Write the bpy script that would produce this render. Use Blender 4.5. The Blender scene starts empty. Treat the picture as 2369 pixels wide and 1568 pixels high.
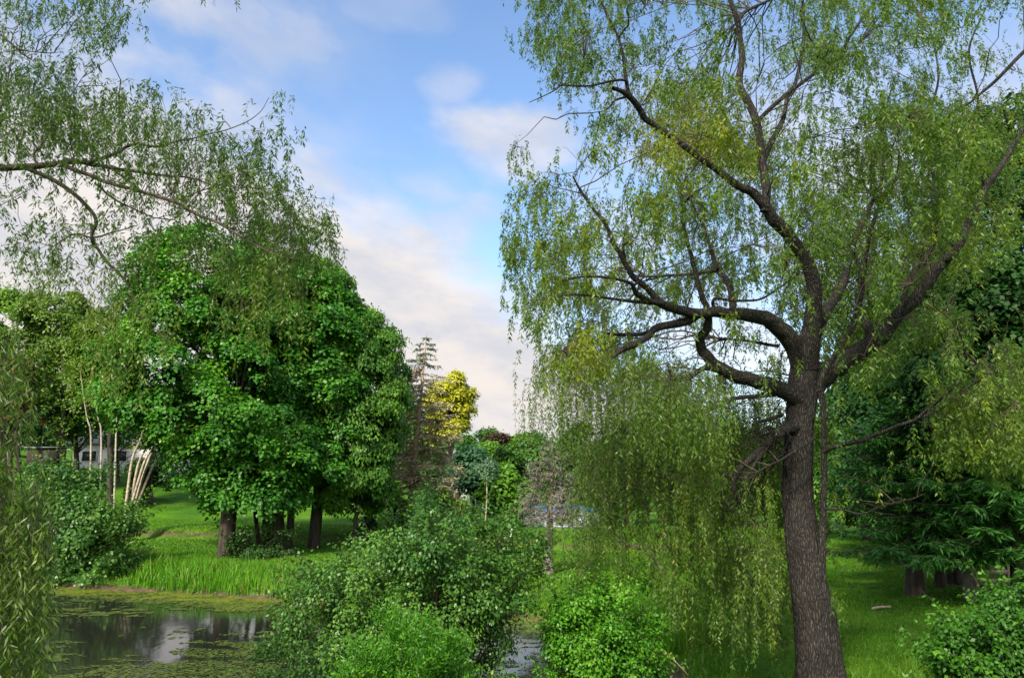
import bpy, math
import numpy as np
rng = np.random.default_rng(11)
scene = bpy.context.scene
col = scene.collection

# ------------------------------------------------------------------ camera
IW, IH, F, CX, CY, HOR = 2368.0, 1568.0, 1727.0, 1184.0, 784.0, 1115.0
CZ = 4.5
PITCH = math.atan((HOR - CY) / F)
cp, sp = math.cos(PITCH), math.sin(PITCH)
cam_d = bpy.data.cameras.new("camera")
cam_d.sensor_width = 36.0
cam_d.lens = 36.0 * F / IW
cam_d.clip_end = 6000
cam_d.clip_start = 0.1
cam = bpy.data.objects.new("camera", cam_d)
col.objects.link(cam)
cam.location = (0, 0, CZ)
cam.rotation_euler = (math.pi / 2 + PITCH, 0, 0)
scene.camera = cam


def P(px, py, d):
    """the point at distance d (metres along +Y) seen at a place of the photograph"""
    rx = (np.asarray(px, float) - CX) / F
    ry = (CY - np.asarray(py, float)) / F
    y = cp - ry * sp
    z = sp + ry * cp
    s = np.asarray(d, float) / y
    return np.stack(np.broadcast_arrays(rx * s, np.asarray(d, float) + 0 * rx, CZ + z * s), -1)


# ------------------------------------------------------------------ helpers
def nrm(v):
    return v / np.maximum(np.linalg.norm(v, axis=-1, keepdims=True), 1e-9)


def vnoise(p, seed=0):
    p = np.asarray(p, float)
    i = np.floor(p).astype(np.int64)
    f = p - i
    f = f * f * (3 - 2 * f)
    out = 0
    for dx in (0, 1):
        for dy in (0, 1):
            for dz in (0, 1):
                h = (i[..., 0] + dx) * 374761393 + (i[..., 1] + dy) * 668265263 + (i[..., 2] + dz) * 2147483647 + seed * 1274126177
                h = (h ^ (h >> 13)) * 1274126177
                h = (h ^ (h >> 16)) & 0xFFFFFF
                w = (f[..., 0] if dx else 1 - f[..., 0]) * (f[..., 1] if dy else 1 - f[..., 1]) * (f[..., 2] if dz else 1 - f[..., 2])
                out = out + w * (h / float(0xFFFFFF))
    return out


def n2(x, y, s, seed=0):
    return vnoise(np.stack([x * s, y * s, 0 * x + 0.37], -1), seed)


class Geo:
    """collects polygons of one part"""
    def __init__(self):
        self.v, self.f, self.t, self.n = [], [], [], 0

    def add(self, verts, faces, tint=None):
        verts = np.asarray(verts, np.float32).reshape(-1, 3)
        faces = np.asarray(faces, np.int32)
        self.v.append(verts)
        self.f.append(faces + self.n)
        self.t.append(np.full(len(verts), 0.5, np.float32) if tint is None else np.asarray(tint, np.float32))
        self.n += len(verts)

    def build(self, name, mat, parent=None, base=None, smooth=False):
        v = np.concatenate(self.v)
        t = np.concatenate(self.t)
        if base is not None:
            v = v - np.asarray(base, np.float32)
        me = bpy.data.meshes.new(name)
        loops = np.concatenate([f.ravel() for f in self.f]).astype(np.int32)
        sizes = np.concatenate([np.full(len(f), f.shape[1], np.int32) for f in self.f])
        starts = np.concatenate([[0], np.cumsum(sizes)[:-1]]).astype(np.int32)
        me.vertices.add(len(v))
        me.vertices.foreach_set("co", v.astype(np.float32).ravel())
        me.loops.add(len(loops))
        me.loops.foreach_set("vertex_index", loops)
        me.polygons.add(len(sizes))
        me.polygons.foreach_set("loop_start", starts)
        me.polygons.foreach_set("loop_total", sizes)
        if smooth:
            me.polygons.foreach_set("use_smooth", np.ones(len(sizes), bool))
        a = me.attributes.new("tint", 'FLOAT', 'POINT')
        a.data.foreach_set("value", t.astype(np.float32))
        me.update(calc_edges=True)
        me.validate()
        me.materials.append(mat)
        o = bpy.data.objects.new(name, me)
        col.objects.link(o)
        if parent is not None:
            o.parent = parent
        return o


def tubes(geo, pts, rad, sides=5, tint=0.5):
    """pts (N,K,3), rad (N,K): N tapered tubes"""
    pts = np.asarray(pts, float)
    rad = np.asarray(rad, float)
    N, K, _ = pts.shape
    tan = nrm(np.gradient(pts, axis=1))
    ref = np.where(np.abs(tan[..., 2:3]) > 0.9, np.array([1.0, 0, 0]), np.array([0, 0, 1.0]))
    ref = np.broadcast_to(ref[:, :1], ref.shape)
    u = nrm(np.cross(tan, ref) + 1e-6)
    w = np.cross(tan, u)
    a = np.arange(sides) / sides * 2 * math.pi
    ring = pts[:, :, None] + rad[:, :, None, None] * (u[:, :, None] * np.cos(a)[None, None, :, None] + w[:, :, None] * np.sin(a)[None, None, :, None])
    idx = np.arange(N * K * sides).reshape(N, K, sides)
    nx = np.roll(idx, -1, axis=2)
    fc = np.stack([idx[:, :-1], nx[:, :-1], nx[:, 1:], idx[:, 1:]], -1).reshape(-1, 4)
    geo.add(ring.reshape(-1, 3), fc, np.full(N * K * sides, tint))


def smooth(pts, rad, per=6):
    """Catmull-Rom through the points"""
    pts = np.asarray(pts, float)
    rad = np.asarray(rad, float)
    q = np.concatenate([pts[:1] * 2 - pts[1:2], pts, pts[-1:] * 2 - pts[-2:-1]])
    out, ro = [], []
    for i in range(len(pts) - 1):
        t = np.linspace(0, 1, per, endpoint=False)[:, None]
        a, b, c, d = q[i], q[i + 1], q[i + 2], q[i + 3]
        out.append(0.5 * ((2 * b) + (c - a) * t + (2 * a - 5 * b + 4 * c - d) * t ** 2 + (3 * b - a - 3 * c + d) * t ** 3))
        ro.append(rad[i] + (rad[i + 1] - rad[i]) * t[:, 0])
    out.append(pts[-1:])
    ro.append(rad[-1:])
    return np.concatenate(out), np.concatenate(ro)


def limb(geo, pts, rad, sides=8, per=6, wob=0.0, tint=0.5):
    p, r = smooth(pts, rad, per)
    if wob:
        s = np.arange(len(p))[:, None] * 0.35 + rng.random() * 90
        p = p + wob * (np.stack([vnoise(np.concatenate([s, s * 0 + k, s * 0], 1), 5) for k in (1.5, 7.5, 13.5)], -1) - 0.5)
    tubes(geo, p[None], r[None], sides, tint)
    return p, r


def leaves(geo, pos, axis, normal, L, W, tint, mid=0.42, fold=0.0):
    pos = np.asarray(pos, float)
    n = len(pos)
    axis = nrm(axis)
    side = nrm(np.cross(axis, normal) + 1e-7)
    up = np.cross(side, axis)
    L = np.broadcast_to(L, n)[:, None]
    W = np.broadcast_to(W, n)[:, None]
    b = pos
    m = pos + axis * L * mid
    v = np.stack([b, m + side * W / 2 + up * W * fold, pos + axis * L, m - side * W / 2 + up * W * fold], 1)
    f = np.arange(4 * n).reshape(n, 4)
    geo.add(v.reshape(-1, 3), f, np.repeat(np.clip(tint, 0, 1), 4))


def rvec(n):
    return nrm(rng.normal(size=(n, 3)))


def grid_px(rows, x0, y0, cell, n, power=1.4):
    d = np.array([[int(c) for c in r] for r in rows], float)
    w = (d ** power).ravel()
    k = rng.choice(len(w), n, p=w / w.sum())
    r, c = k // d.shape[1], k % d.shape[1]
    return x0 + (c + rng.random(n)) * cell, y0 + (r + rng.random(n)) * cell


# ------------------------------------------------------------------ things
def put(o, label, cat, group=None):
    o["label"] = label
    o["category"] = cat
    if group:
        o["group"] = group
    return o


def thing(name, base, label, cat, group=None):
    o = bpy.data.objects.new(name, None)
    o.empty_display_size = 0.3
    col.objects.link(o)
    o.location = [float(q) for q in base]
    return put(o, label, cat, group)


# ------------------------------------------------------------------ materials
def new_mat(name):
    m = bpy.data.materials.new(name)
    m.use_nodes = True
    nt = m.node_tree
    nt.nodes.clear()
    out = nt.nodes.new("ShaderNodeOutputMaterial")
    return m, nt, out


def ramp(nt, stops, inp=None):
    r = nt.nodes.new("ShaderNodeValToRGB")
    e = r.color_ramp.elements
    while len(e) < len(stops):
        e.new(0.5)
    for k, (p, c) in enumerate(stops):
        e[k].position = p
        e[k].color = (*c, 1)
    if inp is not None:
        nt.links.new(inp, r.inputs[0])
    return r.outputs[0]


def leaf_mat(name, cols, trans=0.4, rough=0.5, spec=0.3, tcol=(1.0, 1.15, 0.5)):
    """cols: range of leaf colours, picked leaf by leaf with the tint attribute"""
    cols = [(r_ * 0.90, min(0.4, g_ * 1.06), b_ * 0.92) if g_ > r_ * 1.2 and 'willow' not in name else (r_, g_, b_) for r_, g_, b_ in cols]
    m, nt, out = new_mat(name)
    at = nt.nodes.new("ShaderNodeAttribute")
    at.attribute_name = "tint"
    c = ramp(nt, [(k / max(1, len(cols) - 1), q) for k, q in enumerate(cols)], at.outputs["Fac"])
    b = nt.nodes.new("ShaderNodeBsdfPrincipled")
    b.inputs["Roughness"].default_value = rough
    b.inputs["Specular IOR Level"].default_value = spec
    nt.links.new(c, b.inputs["Base Color"])
    t = nt.nodes.new("ShaderNodeBsdfTranslucent")
    mx = nt.nodes.new("ShaderNodeMix")
    mx.data_type = 'RGBA'
    mx.blend_type = 'MULTIPLY'
    mx.inputs[0].default_value = 1
    mx.inputs[7].default_value = (*tcol, 1)
    nt.links.new(c, mx.inputs[6])
    nt.links.new(mx.outputs[2], t.inputs[0])
    s = nt.nodes.new("ShaderNodeMixShader")
    s.inputs[0].default_value = trans
    nt.links.new(b.outputs[0], s.inputs[1])
    nt.links.new(t.outputs[0], s.inputs[2])
    nt.links.new(s.outputs[0], out.inputs[0])
    return m


def noise(nt, scale, detail=4, vec=None, stretch=None, rough=0.55):
    n = nt.nodes.new("ShaderNodeTexNoise")
    n.inputs["Scale"].default_value = scale
    n.inputs["Detail"].default_value = detail
    n.inputs["Roughness"].default_value = rough
    if vec is None:
        tc = nt.nodes.new("ShaderNodeTexCoord")
        vec = tc.outputs["Object"]
    if stretch:
        mp = nt.nodes.new("ShaderNodeMapping")
        mp.inputs["Scale"].default_value = stretch
        nt.links.new(vec, mp.inputs[0])
        vec = mp.outputs[0]
    nt.links.new(vec, n.inputs["Vector"])
    return n.outputs["Fac"]


def bump(nt, h, strength, dist=0.05):
    b = nt.nodes.new("ShaderNodeBump")
    b.inputs["Strength"].default_value = strength
    b.inputs["Distance"].default_value = dist
    nt.links.new(h, b.inputs["Height"])
    return b.outputs[0]


def surf_mat(name, stops, scale=5, stretch=None, rough=0.85, bstr=0.6, bdist=0.03, detail=5, spec=0.2):
    m, nt, out = new_mat(name)
    f = noise(nt, scale, detail, stretch=stretch)
    c = ramp(nt, stops, f)
    b = nt.nodes.new("ShaderNodeBsdfPrincipled")
    b.inputs["Roughness"].default_value = rough
    b.inputs["Specular IOR Level"].default_value = spec
    nt.links.new(c, b.inputs["Base Color"])
    if bstr:
        nt.links.new(bump(nt, f, bstr, bdist), b.inputs["Normal"])
    nt.links.new(b.outputs[0], out.inputs[0])
    return m


def bark_mat(name):
    m, nt, out = new_mat(name)
    tc_ = nt.nodes.new("ShaderNodeTexCoord")
    wob = nt.nodes.new("ShaderNodeTexNoise")
    wob.inputs["Scale"].default_value = 3.0
    wob.inputs["Detail"].default_value = 4
    nt.links.new(tc_.outputs["Object"], wob.inputs["Vector"])
    add = nt.nodes.new("ShaderNodeVectorMath")
    add.operation = 'MULTIPLY_ADD'
    add.inputs[1].default_value = (0.16, 0.16, 0.3)
    nt.links.new(wob.outputs["Color"], add.inputs[0])
    nt.links.new(tc_.outputs["Object"], add.inputs[2])
    mp = nt.nodes.new("ShaderNodeMapping")
    mp.inputs["Scale"].default_value = (30, 30, 5.5)
    nt.links.new(add.outputs[0], mp.inputs[0])
    vo = nt.nodes.new("ShaderNodeTexVoronoi")
    vo.feature = 'DISTANCE_TO_EDGE'
    vo.inputs["Scale"].default_value = 1.0
    nt.links.new(mp.outputs[0], vo.inputs["Vector"])
    fine_ = noise(nt, 1.0, 5, tc_.outputs["Object"], (45, 45, 14))
    h = nt.nodes.new("ShaderNodeMath")
    h.operation = 'MULTIPLY_ADD'
    nt.links.new(fine_, h.inputs[0])
    h.inputs[1].default_value = 0.30
    nt.links.new(vo.outputs["Distance"], h.inputs[2])
    c = ramp(nt, [(0.12, (0.011, 0.0105, 0.010)), (0.26, (0.032, 0.030, 0.0285)), (0.44, (0.062, 0.060, 0.058)), (0.66, (0.090, 0.087, 0.085))], h.outputs[0])
    tone = ramp(nt, [(0.3, (0.72, 0.72, 0.70)), (0.7, (1.15, 1.12, 1.1))], noise(nt, 1.6, 4, tc_.outputs["Object"]))
    mx = nt.nodes.new("ShaderNodeMix")
    mx.data_type = 'RGBA'
    mx.blend_type = 'MULTIPLY'
    mx.inputs[0].default_value = 1.0
    nt.links.new(c, mx.inputs[6])
    nt.links.new(tone, mx.inputs[7])
    b = nt.nodes.new("ShaderNodeBsdfPrincipled")
    b.inputs["Roughness"].default_value = 0.9
    b.inputs["Specular IOR Level"].default_value = 0.15
    nt.links.new(mx.outputs[2], b.inputs["Base Color"])
    nt.links.new(bump(nt, h.outputs[0], 1.0, 0.05), b.inputs["Normal"])
    nt.links.new(b.outputs[0], out.inputs[0])
    return m


M_bark = bark_mat("bark_furrowed")
M_twig = surf_mat("bark_twig", [(0.3, (0.030, 0.024, 0.020)), (0.7, (0.085, 0.070, 0.055))], 9, bstr=0.3)
M_darkbark = surf_mat("bark_dark", [(0.3, (0.018, 0.015, 0.012)), (0.7, (0.07, 0.058, 0.05))], 1.0, (6, 6, 1.2), bstr=0.8)
M_greybark = surf_mat("bark_grey", [(0.3, (0.05, 0.045, 0.042)), (0.7, (0.20, 0.18, 0.165))], 1.0, (7, 7, 3), bstr=0.8)
M_birch = surf_mat("bark_birch", [(0.30, (0.06, 0.05, 0.04)), (0.42, (0.30, 0.26, 0.20)), (0.7, (0.46, 0.41, 0.33))], 1.0, (2, 2, 9), bstr=0.2)
M_tan = surf_mat("bark_tan", [(0.3, (0.16, 0.11, 0.075)), (0.7, (0.46, 0.36, 0.26))], 1.0, (5, 5, 3), bstr=0.4)

# ------------------------------------------------------------------ world and sun
SUN_EL, SUN_AZ = math.radians(40), math.radians(206)      # azimuth clockwise from +Y
w = bpy.data.worlds.new("World")
scene.world = w
w.use_nodes = True
nt = w.node_tree
nt.nodes.clear()
wo = nt.nodes.new("ShaderNodeOutputWorld")
bg = nt.nodes.new("ShaderNodeBackground")
bg.inputs[1].default_value = 0.10
sky = nt.nodes.new("ShaderNodeTexSky")
sky.sky_type = 'NISHITA'
sky.sun_disc = False
sky.sun_elevation = SUN_EL
sky.sun_rotation = SUN_AZ
sky.air_density = 1.0
sky.dust_density = 0.6
sky.ozone_density = 2.0
tc = nt.nodes.new("ShaderNodeTexCoord")
sx = nt.nodes.new("ShaderNodeSeparateXYZ")
nt.links.new(tc.outputs["Generated"], sx.inputs[0])


def mth(op, a, b=None, c=None):
    n = nt.nodes.new("ShaderNodeMath")
    n.operation = op
    for k, q in enumerate((a, b, c)):
        if q is None:
            continue
        if isinstance(q, (int, float)):
            n.inputs[k].default_value = q
        else:
            nt.links.new(q, n.inputs[k])
    return n.outputs[0]


def sstep(v, a, b):
    n = nt.nodes.new("ShaderNodeMapRange")
    n.interpolation_type = 'SMOOTHSTEP'
    n.inputs["From Min"].default_value = a
    n.inputs["From Max"].default_value = b
    nt.links.new(v, n.inputs["Value"])
    return n.outputs[0]


def mixc(f, a, b):
    n = nt.nodes.new("ShaderNodeMix")
    n.data_type = 'RGBA'
    if isinstance(f, float):
        n.inputs[0].default_value = f
    else:
        nt.links.new(f, n.inputs[0])
    for k, q in ((6, a), (7, b)):
        if isinstance(q, tuple):
            n.inputs[k].default_value = (*q, 1)
        else:
            nt.links.new(q, n.inputs[k])
    return n.outputs[2]


az = mth('ARCTAN2', sx.outputs[0], sx.outputs[1])
el = mth('ARCSINE', sx.outputs[2])
edge = mth('ADD', mth('MULTIPLY', az, -0.65), mth('MULTIPLY', mth('MULTIPLY', az, az), -0.55))
edge = mth('ADD', edge, 0.265)
cs = nt.nodes.new("ShaderNodeCombineXYZ")
nt.links.new(mth('ADD', az, mth('MULTIPLY', el, 0.55)), cs.inputs[0])
nt.links.new(mth('MULTIPLY', el, 1.6), cs.inputs[1])
fine = noise(nt, 5.5, 6, cs.outputs[0], rough=0.52)
big = noise(nt, 3.1, 3, cs.outputs[0], stretch=(1.0, 1.5, 1))
d = mth('SUBTRACT', edge, el)
d = mth('ADD', d, mth('MULTIPLY', mth('SUBTRACT', fine, 0.5), 0.24))
mask = sstep(d, -0.055, 0.07)
wisp = mth('MULTIPLY', sstep(big, 0.48, 0.70), 0.6)
wisp = mth('MULTIPLY', wisp, sstep(el, 0.62, 0.3))
mask = mth('MAXIMUM', mask, wisp)
for a0_, e0_, ra_, re_, st_ in ((-0.02, 0.445, 0.13, 0.05, 0.75), (-0.07, 0.345, 0.06, 0.045, 0.7), (-0.42, 0.56, 0.20, 0.06, 0.45), (-0.19, 0.60, 0.12, 0.035, 0.2), (-0.09, 0.52, 0.05, 0.03, 0.35)):
    q_ = mth('ADD', mth('POWER', mth('DIVIDE', mth('SUBTRACT', az, a0_), ra_), 2.0), mth('POWER', mth('DIVIDE', mth('SUBTRACT', el, e0_), re_), 2.0))
    puff = mth('MULTIPLY', sstep(mth('ADD', q_, mth('MULTIPLY', mth('SUBTRACT', fine, 0.5), -5.0)), 1.3, -0.2), st_)
    mask = mth('MAXIMUM', mask, puff)
veil_l = mth('MULTIPLY', sstep(az, -0.12, -0.50), sstep(fine, 0.30, 0.62))
veil_r = mth('MULTIPLY', mth('MULTIPLY', sstep(az, 0.02, 0.2), sstep(el, 0.62, 0.36)), sstep(fine, 0.30, 0.62))
mask = mth('MAXIMUM', mask, mth('MULTIPLY', mth('MAXIMUM', veil_l, veil_r), 0.7))
shade = sstep(noise(nt, 5.0, 8, cs.outputs[0], stretch=(1.0, 1.35, 1), rough=0.58), 0.38, 0.62)
cloud = mixc(shade, (2.28, 2.30, 2.50), (3.0, 2.82, 2.72))
lowwarm = mth('MULTIPLY', sstep(el, 0.30, 0.10), mth('MULTIPLY', shade, 0.35))
cloud = mixc(lowwarm, cloud, (3.1, 2.72, 2.35))
# bright broken cloud added in the unseen sky behind the viewer, as soft fill
back_fill = mth('MULTIPLY', sstep(sx.outputs[1], 0.12, -0.35), sstep(noise(nt, 2.6, 5, tc.outputs["Generated"], stretch=(1, 1, 2.4)), 0.36, 0.56))
back_fill = mth('MULTIPLY', back_fill, sstep(el, -0.02, 0.06))
cloud = mixc(back_fill, cloud, (6.6, 6.0, 5.6))
mask = mth('MAXIMUM', mask, back_fill)
hs = nt.nodes.new("ShaderNodeHueSaturation")
hs.inputs["Saturation"].default_value = 1.05
hs.inputs["Value"].default_value = 0.92
nt.links.new(sky.outputs[0], hs.inputs["Color"])
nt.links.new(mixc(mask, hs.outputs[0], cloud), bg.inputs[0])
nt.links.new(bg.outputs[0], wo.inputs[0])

sun_d = bpy.data.lights.new("sun", 'SUN')
sun_d.energy = 2.8
sun_d.angle = math.radians(6.0)
sun_d.color = (1.0, 0.89, 0.72)
sun = bpy.data.objects.new("sun", sun_d)
col.objects.link(sun)
sun.location = (30, -20, 40)
sun.rotation_euler = (math.pi / 2 - SUN_EL, 0, math.pi - SUN_AZ)   # checked: light falls from azimuth SUN_AZ

scene.view_settings.view_transform = 'Standard'
scene.view_settings.look = 'None'
scene.view_settings.exposure = 1.65
scene.view_settings.gamma = 1
cy = scene.cycles
cy.max_bounces = 7
cy.diffuse_bounces = 5
cy.glossy_bounces = 3
cy.transmission_bounces = 4
cy.transparent_max_bounces = 4
cy.caustics_reflective = False
cy.caustics_refractive = False

# ------------------------------------------------------------------ ground, pond
SHORE = np.array([(-60, 37), (-40, 37), (-24.2, 35.3), (-20.7, 34.5), (-14.9, 32.8), (-8.5, 30.4), (-4.7, 28.9), (0.2, 26.6), (2.1, 24.9), (3.3, 22.0),
                  (4.0, 18.6), (3.6, 16.2), (2.4, 14.6), (0.8, 13.6), (-2, 13.2), (-4.5, 12.4), (-9, 12.2), (-16, 12), (-40, 12), (-60, 12)], float)


def shore_dist(x, y):
    """metres to the shoreline, negative in the water"""
    best = np.full(np.shape(x), 1e9)
    inside = np.zeros(np.shape(x), bool)
    n = len(SHORE)
    for i in range(n):
        a, b = SHORE[i], SHORE[(i + 1) % n]
        ab = b - a
        t = np.clip(((x - a[0]) * ab[0] + (y - a[1]) * ab[1]) / (ab @ ab), 0, 1)
        best = np.minimum(best, np.hypot(x - a[0] - t * ab[0], y - a[1] - t * ab[1]))
        c = ((a[1] > y) != (b[1] > y)) & (x < (b[0] - a[0]) * (y - a[1]) / (b[1] - a[1] + 1e-12) + a[0])
        inside ^= c
    return np.where(inside, -best, best)


def ss(a, b, v):
    t = np.clip((v - a) / (b - a), 0, 1)
    return t * t * (3 - 2 * t)


def gz(x, y):
    x = np.asarray(x, float)
    y = np.asarray(y, float)
    d = shore_dist(x, y) + (n2(x, y, 0.7, 3) - 0.5) * 0.8
    z = -0.7 * ss(0.2, -2.0, d) + 0.42 * ss(-0.15, 1.0, d) + 0.25 * ss(0.5, 7, d)
    z = z + np.where(d > 0, 1, 0) * np.clip(10.5 - y, 0, 12) * 0.20
    z = z + 0.30 * ss(27, 44, y) * ss(6, -8, x)
    ys = 43.0 - 0.18 * (x - 5) + (n2(x, y, 0.22, 8) - 0.5) * 3.0
    z = z + 0.55 * ss(-0.35, 0.35, y - ys)
    z = z + ss(44, 70, y) * np.clip(-x - 6, 0, 60) * 0.125
    z = z + ss(70, 400, y) * 8
    z = z + (n2(x, y, 0.25, 1) - 0.5) * 0.10 + (n2(x, y, 1.3, 2) - 0.5) * 0.05
    return z


def G(x, y):
    return float(gz(np.array([x]), np.array([y]))[0])


def axis_vals(lo, hi, step, far):
    core = np.arange(lo, hi, step)
    k = np.geomspace(1, far, 26)
    return np.concatenate([lo - k[::-1], core, hi - step + k])


gx = axis_vals(-48, 40, 0.36, 1800)
gy = axis_vals(-4, 80, 0.36, 1800)
X, Y = np.meshgrid(gx, gy, indexing="ij")
Z = gz(X, Y)
ny = len(gy)
idx = np.arange(len(gx) * ny).reshape(len(gx), ny)
fc = np.stack([idx[:-1, :-1], idx[1:, :-1], idx[1:, 1:], idx[:-1, 1:]], -1).reshape(-1, 4)
g = Geo()
g.add(np.stack([X, Y, Z], -1).reshape(-1, 3), fc)
m, nt2, out = new_mat("lawn")
geo_n = nt2.nodes.new("ShaderNodeNewGeometry")
sep = nt2.nodes.new("ShaderNodeSeparateXYZ")
nt2.links.new(geo_n.outputs["Normal"], sep.inputs[0])
f1 = noise(nt2, 0.35, 5)
f2 = noise(nt2, 7.0, 6, rough=0.7)
gr = ramp(nt2, [(0.30, (0.030, 0.100, 0.005)), (0.52, (0.060, 0.165, 0.006)), (0.72, (0.11, 0.21, 0.010))], f1)
gr2 = ramp(nt2, [(0.3, (0.45, 0.5, 0.4)), (0.7, (1.15, 1.15, 1.1))], f2)
mx = nt2.nodes.new("ShaderNodeMix")
mx.data_type = 'RGBA'
mx.blend_type = 'MULTIPLY'
mx.inputs[0].default_value = 1.0
nt2.links.new(gr, mx.inputs[6])
nt2.links.new(gr2, mx.inputs[7])
soil = ramp(nt2, [(0.3, (0.040, 0.030, 0.019)), (0.7, (0.115, 0.085, 0.055))], noise(nt2, 3, 6))
sl = ramp(nt2, [(0.80, (1, 1, 1)), (0.92, (0, 0, 0))], sep.outputs[2])
mx2 = nt2.nodes.new("ShaderNodeMix")
mx2.data_type = 'RGBA'
nt2.links.new(sl, mx2.inputs[0])
nt2.links.new(mx.outputs[2], mx2.inputs[6])
nt2.links.new(soil, mx2.inputs[7])
sepp = nt2.nodes.new("ShaderNodeSeparateXYZ")
nt2.links.new(geo_n.outputs["Position"], sepp.inputs[0])
lowz = nt2.nodes.new("ShaderNodeMath")
lowz.operation = 'MULTIPLY_ADD'
nt2.links.new(f1, lowz.inputs[0])
lowz.inputs[1].default_value = 0.25
nt2.links.new(sepp.outputs[2], lowz.inputs[2])
mud = ramp(nt2, [(0.24, (1, 1, 1)), (0.36, (0, 0, 0))], lowz.outputs[0])
mxs = nt2.nodes.new("ShaderNodeMath")
mxs.operation = 'MAXIMUM'
nt2.links.new(sl, mxs.inputs[0])
nt2.links.new(mud, mxs.inputs[1])
nt2.links.new(mxs.outputs[0], mx2.inputs[0])
b = nt2.nodes.new("ShaderNodeBsdfPrincipled")
b.inputs["Roughness"].default_value = 0.9
b.inputs["Specular IOR Level"].default_value = 0.1
nt2.links.new(mx2.outputs[2], b.inputs["Base Color"])
nt2.links.new(bump(nt2, f2, 0.9, 0.06), b.inputs["Normal"])
nt2.links.new(b.outputs[0], out.inputs[0])
o = g.build("ground", m, smooth=True)
o["kind"] = "structure"
o["label"] = "grassy ground sloping up from the pond"

m, nt2, out = new_mat("pond_water")
b = nt2.nodes.new("ShaderNodeBsdfPrincipled")
b.inputs["Base Color"].default_value = (0.014, 0.015, 0.012, 1)
b.inputs["Roughness"].default_value = 0.06
b.inputs["IOR"].default_value = 1.33
b.inputs["Specular IOR Level"].default_value = 0.75
nt2.links.new(bump(nt2, noise(nt2, 2.2, 3, stretch=(1, 0.45, 1)), 0.10, 0.03), b.inputs["Normal"])
nt2.links.new(b.outputs[0], out.inputs[0])
g = Geo()
nx_, ny_ = 41, 31
WX, WY = np.meshgrid(np.linspace(-62, 6, nx_), np.linspace(10.5, 39, ny_), indexing="ij")
idx = np.arange(nx_ * ny_).reshape(nx_, ny_)
g.add(np.stack([WX, WY, 0 * WX], -1).reshape(-1, 3), np.stack([idx[:-1, :-1], idx[1:, :-1], idx[1:, 1:], idx[:-1, 1:]], -1).reshape(-1, 4))
o = g.build("pond", m, smooth=True)
o["kind"] = "structure"
o["label"] = "still dark pond water with floating weed"

# floating weed: small rafts and leaves on the water
M_weed = leaf_mat("pond_weed", [(0.026, 0.036, 0.010), (0.055, 0.072, 0.014), (0.090, 0.115, 0.016), (0.135, 0.160, 0.010)], trans=0.0, rough=0.6, spec=0.3)
n = 760000
wx = rng.uniform(-32, 4.5, n)
wy = rng.uniform(12.5, 36.5, n)
sd = shore_dist(wx, wy)
nn = 0.42 * n2(wx, wy * 1.7, 0.30, 21) + 0.30 * n2(wx, wy * 1.9, 1.1, 22) + 0.28 * n2(wx, wy * 1.8, 3.0, 23)
far_side = ss(20, 27, wy)
band = ss(-2.3, -0.8, sd + (n2(wx, wy, 0.5, 4) - 0.5) * 2.6) * far_side * (0.35 + 0.65 * ss(0.38, 0.52, n2(wx, wy * 1.5, 1.7, 24)))
near = ss(21.0, 16.0, wy + 0.6 * np.clip(-8 - wx, 0, 9)) * 0.25
thr = 0.56 - near - 0.05 * ss(-6, -2, wx)
prob = np.maximum(band * 1.0, ss(thr - 0.005, thr + 0.05, nn) * 0.5)
keep = (sd < -0.05) & (rng.random(n) < prob) & (rng.random(n) < 0.75)
wx, wy, bd = wx[keep], wy[keep], band[keep]
n = len(wx)
r = rng.uniform(0.014, 0.050, n) * (1 + 0.7 * (wy > 24))
a0 = rng.uniform(0, 6.28, n)
an = a0[:, None] + np.arange(6) / 6 * 6.283
rr = r[:, None] * rng.uniform(0.6, 1.15, (n, 6))
zz = 0.004 + rng.random(n) * 0.012
v = np.stack([wx[:, None] + rr * np.cos(an) * 1.35, wy[:, None] + rr * np.sin(an), zz[:, None] + rng.normal(0, 0.004, (n, 6)).clip(-0.003, 0.01)], -1)
g = Geo()
tn = np.clip(0.35 + 0.5 * bd + rng.normal(0, 0.15, n), 0, 1)
g.add(v.reshape(-1, 3), np.arange(6 * n).reshape(n, 6), np.repeat(tn, 6))
o = g.build("floating_pond_weed", M_weed)
o["kind"] = "stuff"
put(o, "yellow green weed and small leaves floating on the dark pond", "pond weed")


# ------------------------------------------------------------------ grasses
def blades(geo, x, y, z, h, wdt, lean, tint):
    n = len(x)
    a = rng.uniform(0, 6.283, n)
    dirx, diry = np.cos(a), np.sin(a)
    p0 = np.stack([x, y, z], -1)
    ld = np.stack([dirx, diry, 0 * dirx], -1)
    sd_ = np.stack([-diry, dirx, 0 * dirx], -1)
    b2 = rng.uniform(0, 6.283, n)
    sd_ = np.stack([np.cos(b2), np.sin(b2), 0 * b2], -1)
    h = h[:, None]
    le = (lean * rng.random(n))[:, None]
    up = np.array([0, 0, 1.0])
    m1 = p0 + up * h * 0.55 + ld * h * le * 0.3
    t = p0 + up * h * (1 - 0.35 * le) + ld * h * le
    wv = sd_ * wdt / 2
    v = np.stack([p0 - wv, p0 + wv, m1 + wv * 0.8, m1 - wv * 0.8, t + wv * 0.1, t - wv * 0.1], 1)
    k = np.arange(n)[:, None] * 6
    f = np.concatenate([k + np.array([0, 1, 2, 3]), k + np.array([3, 2, 4, 5])])
    geo.add(v.reshape(-1, 3), f, np.repeat(np.clip(tint, 0, 1), 6))


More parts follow.
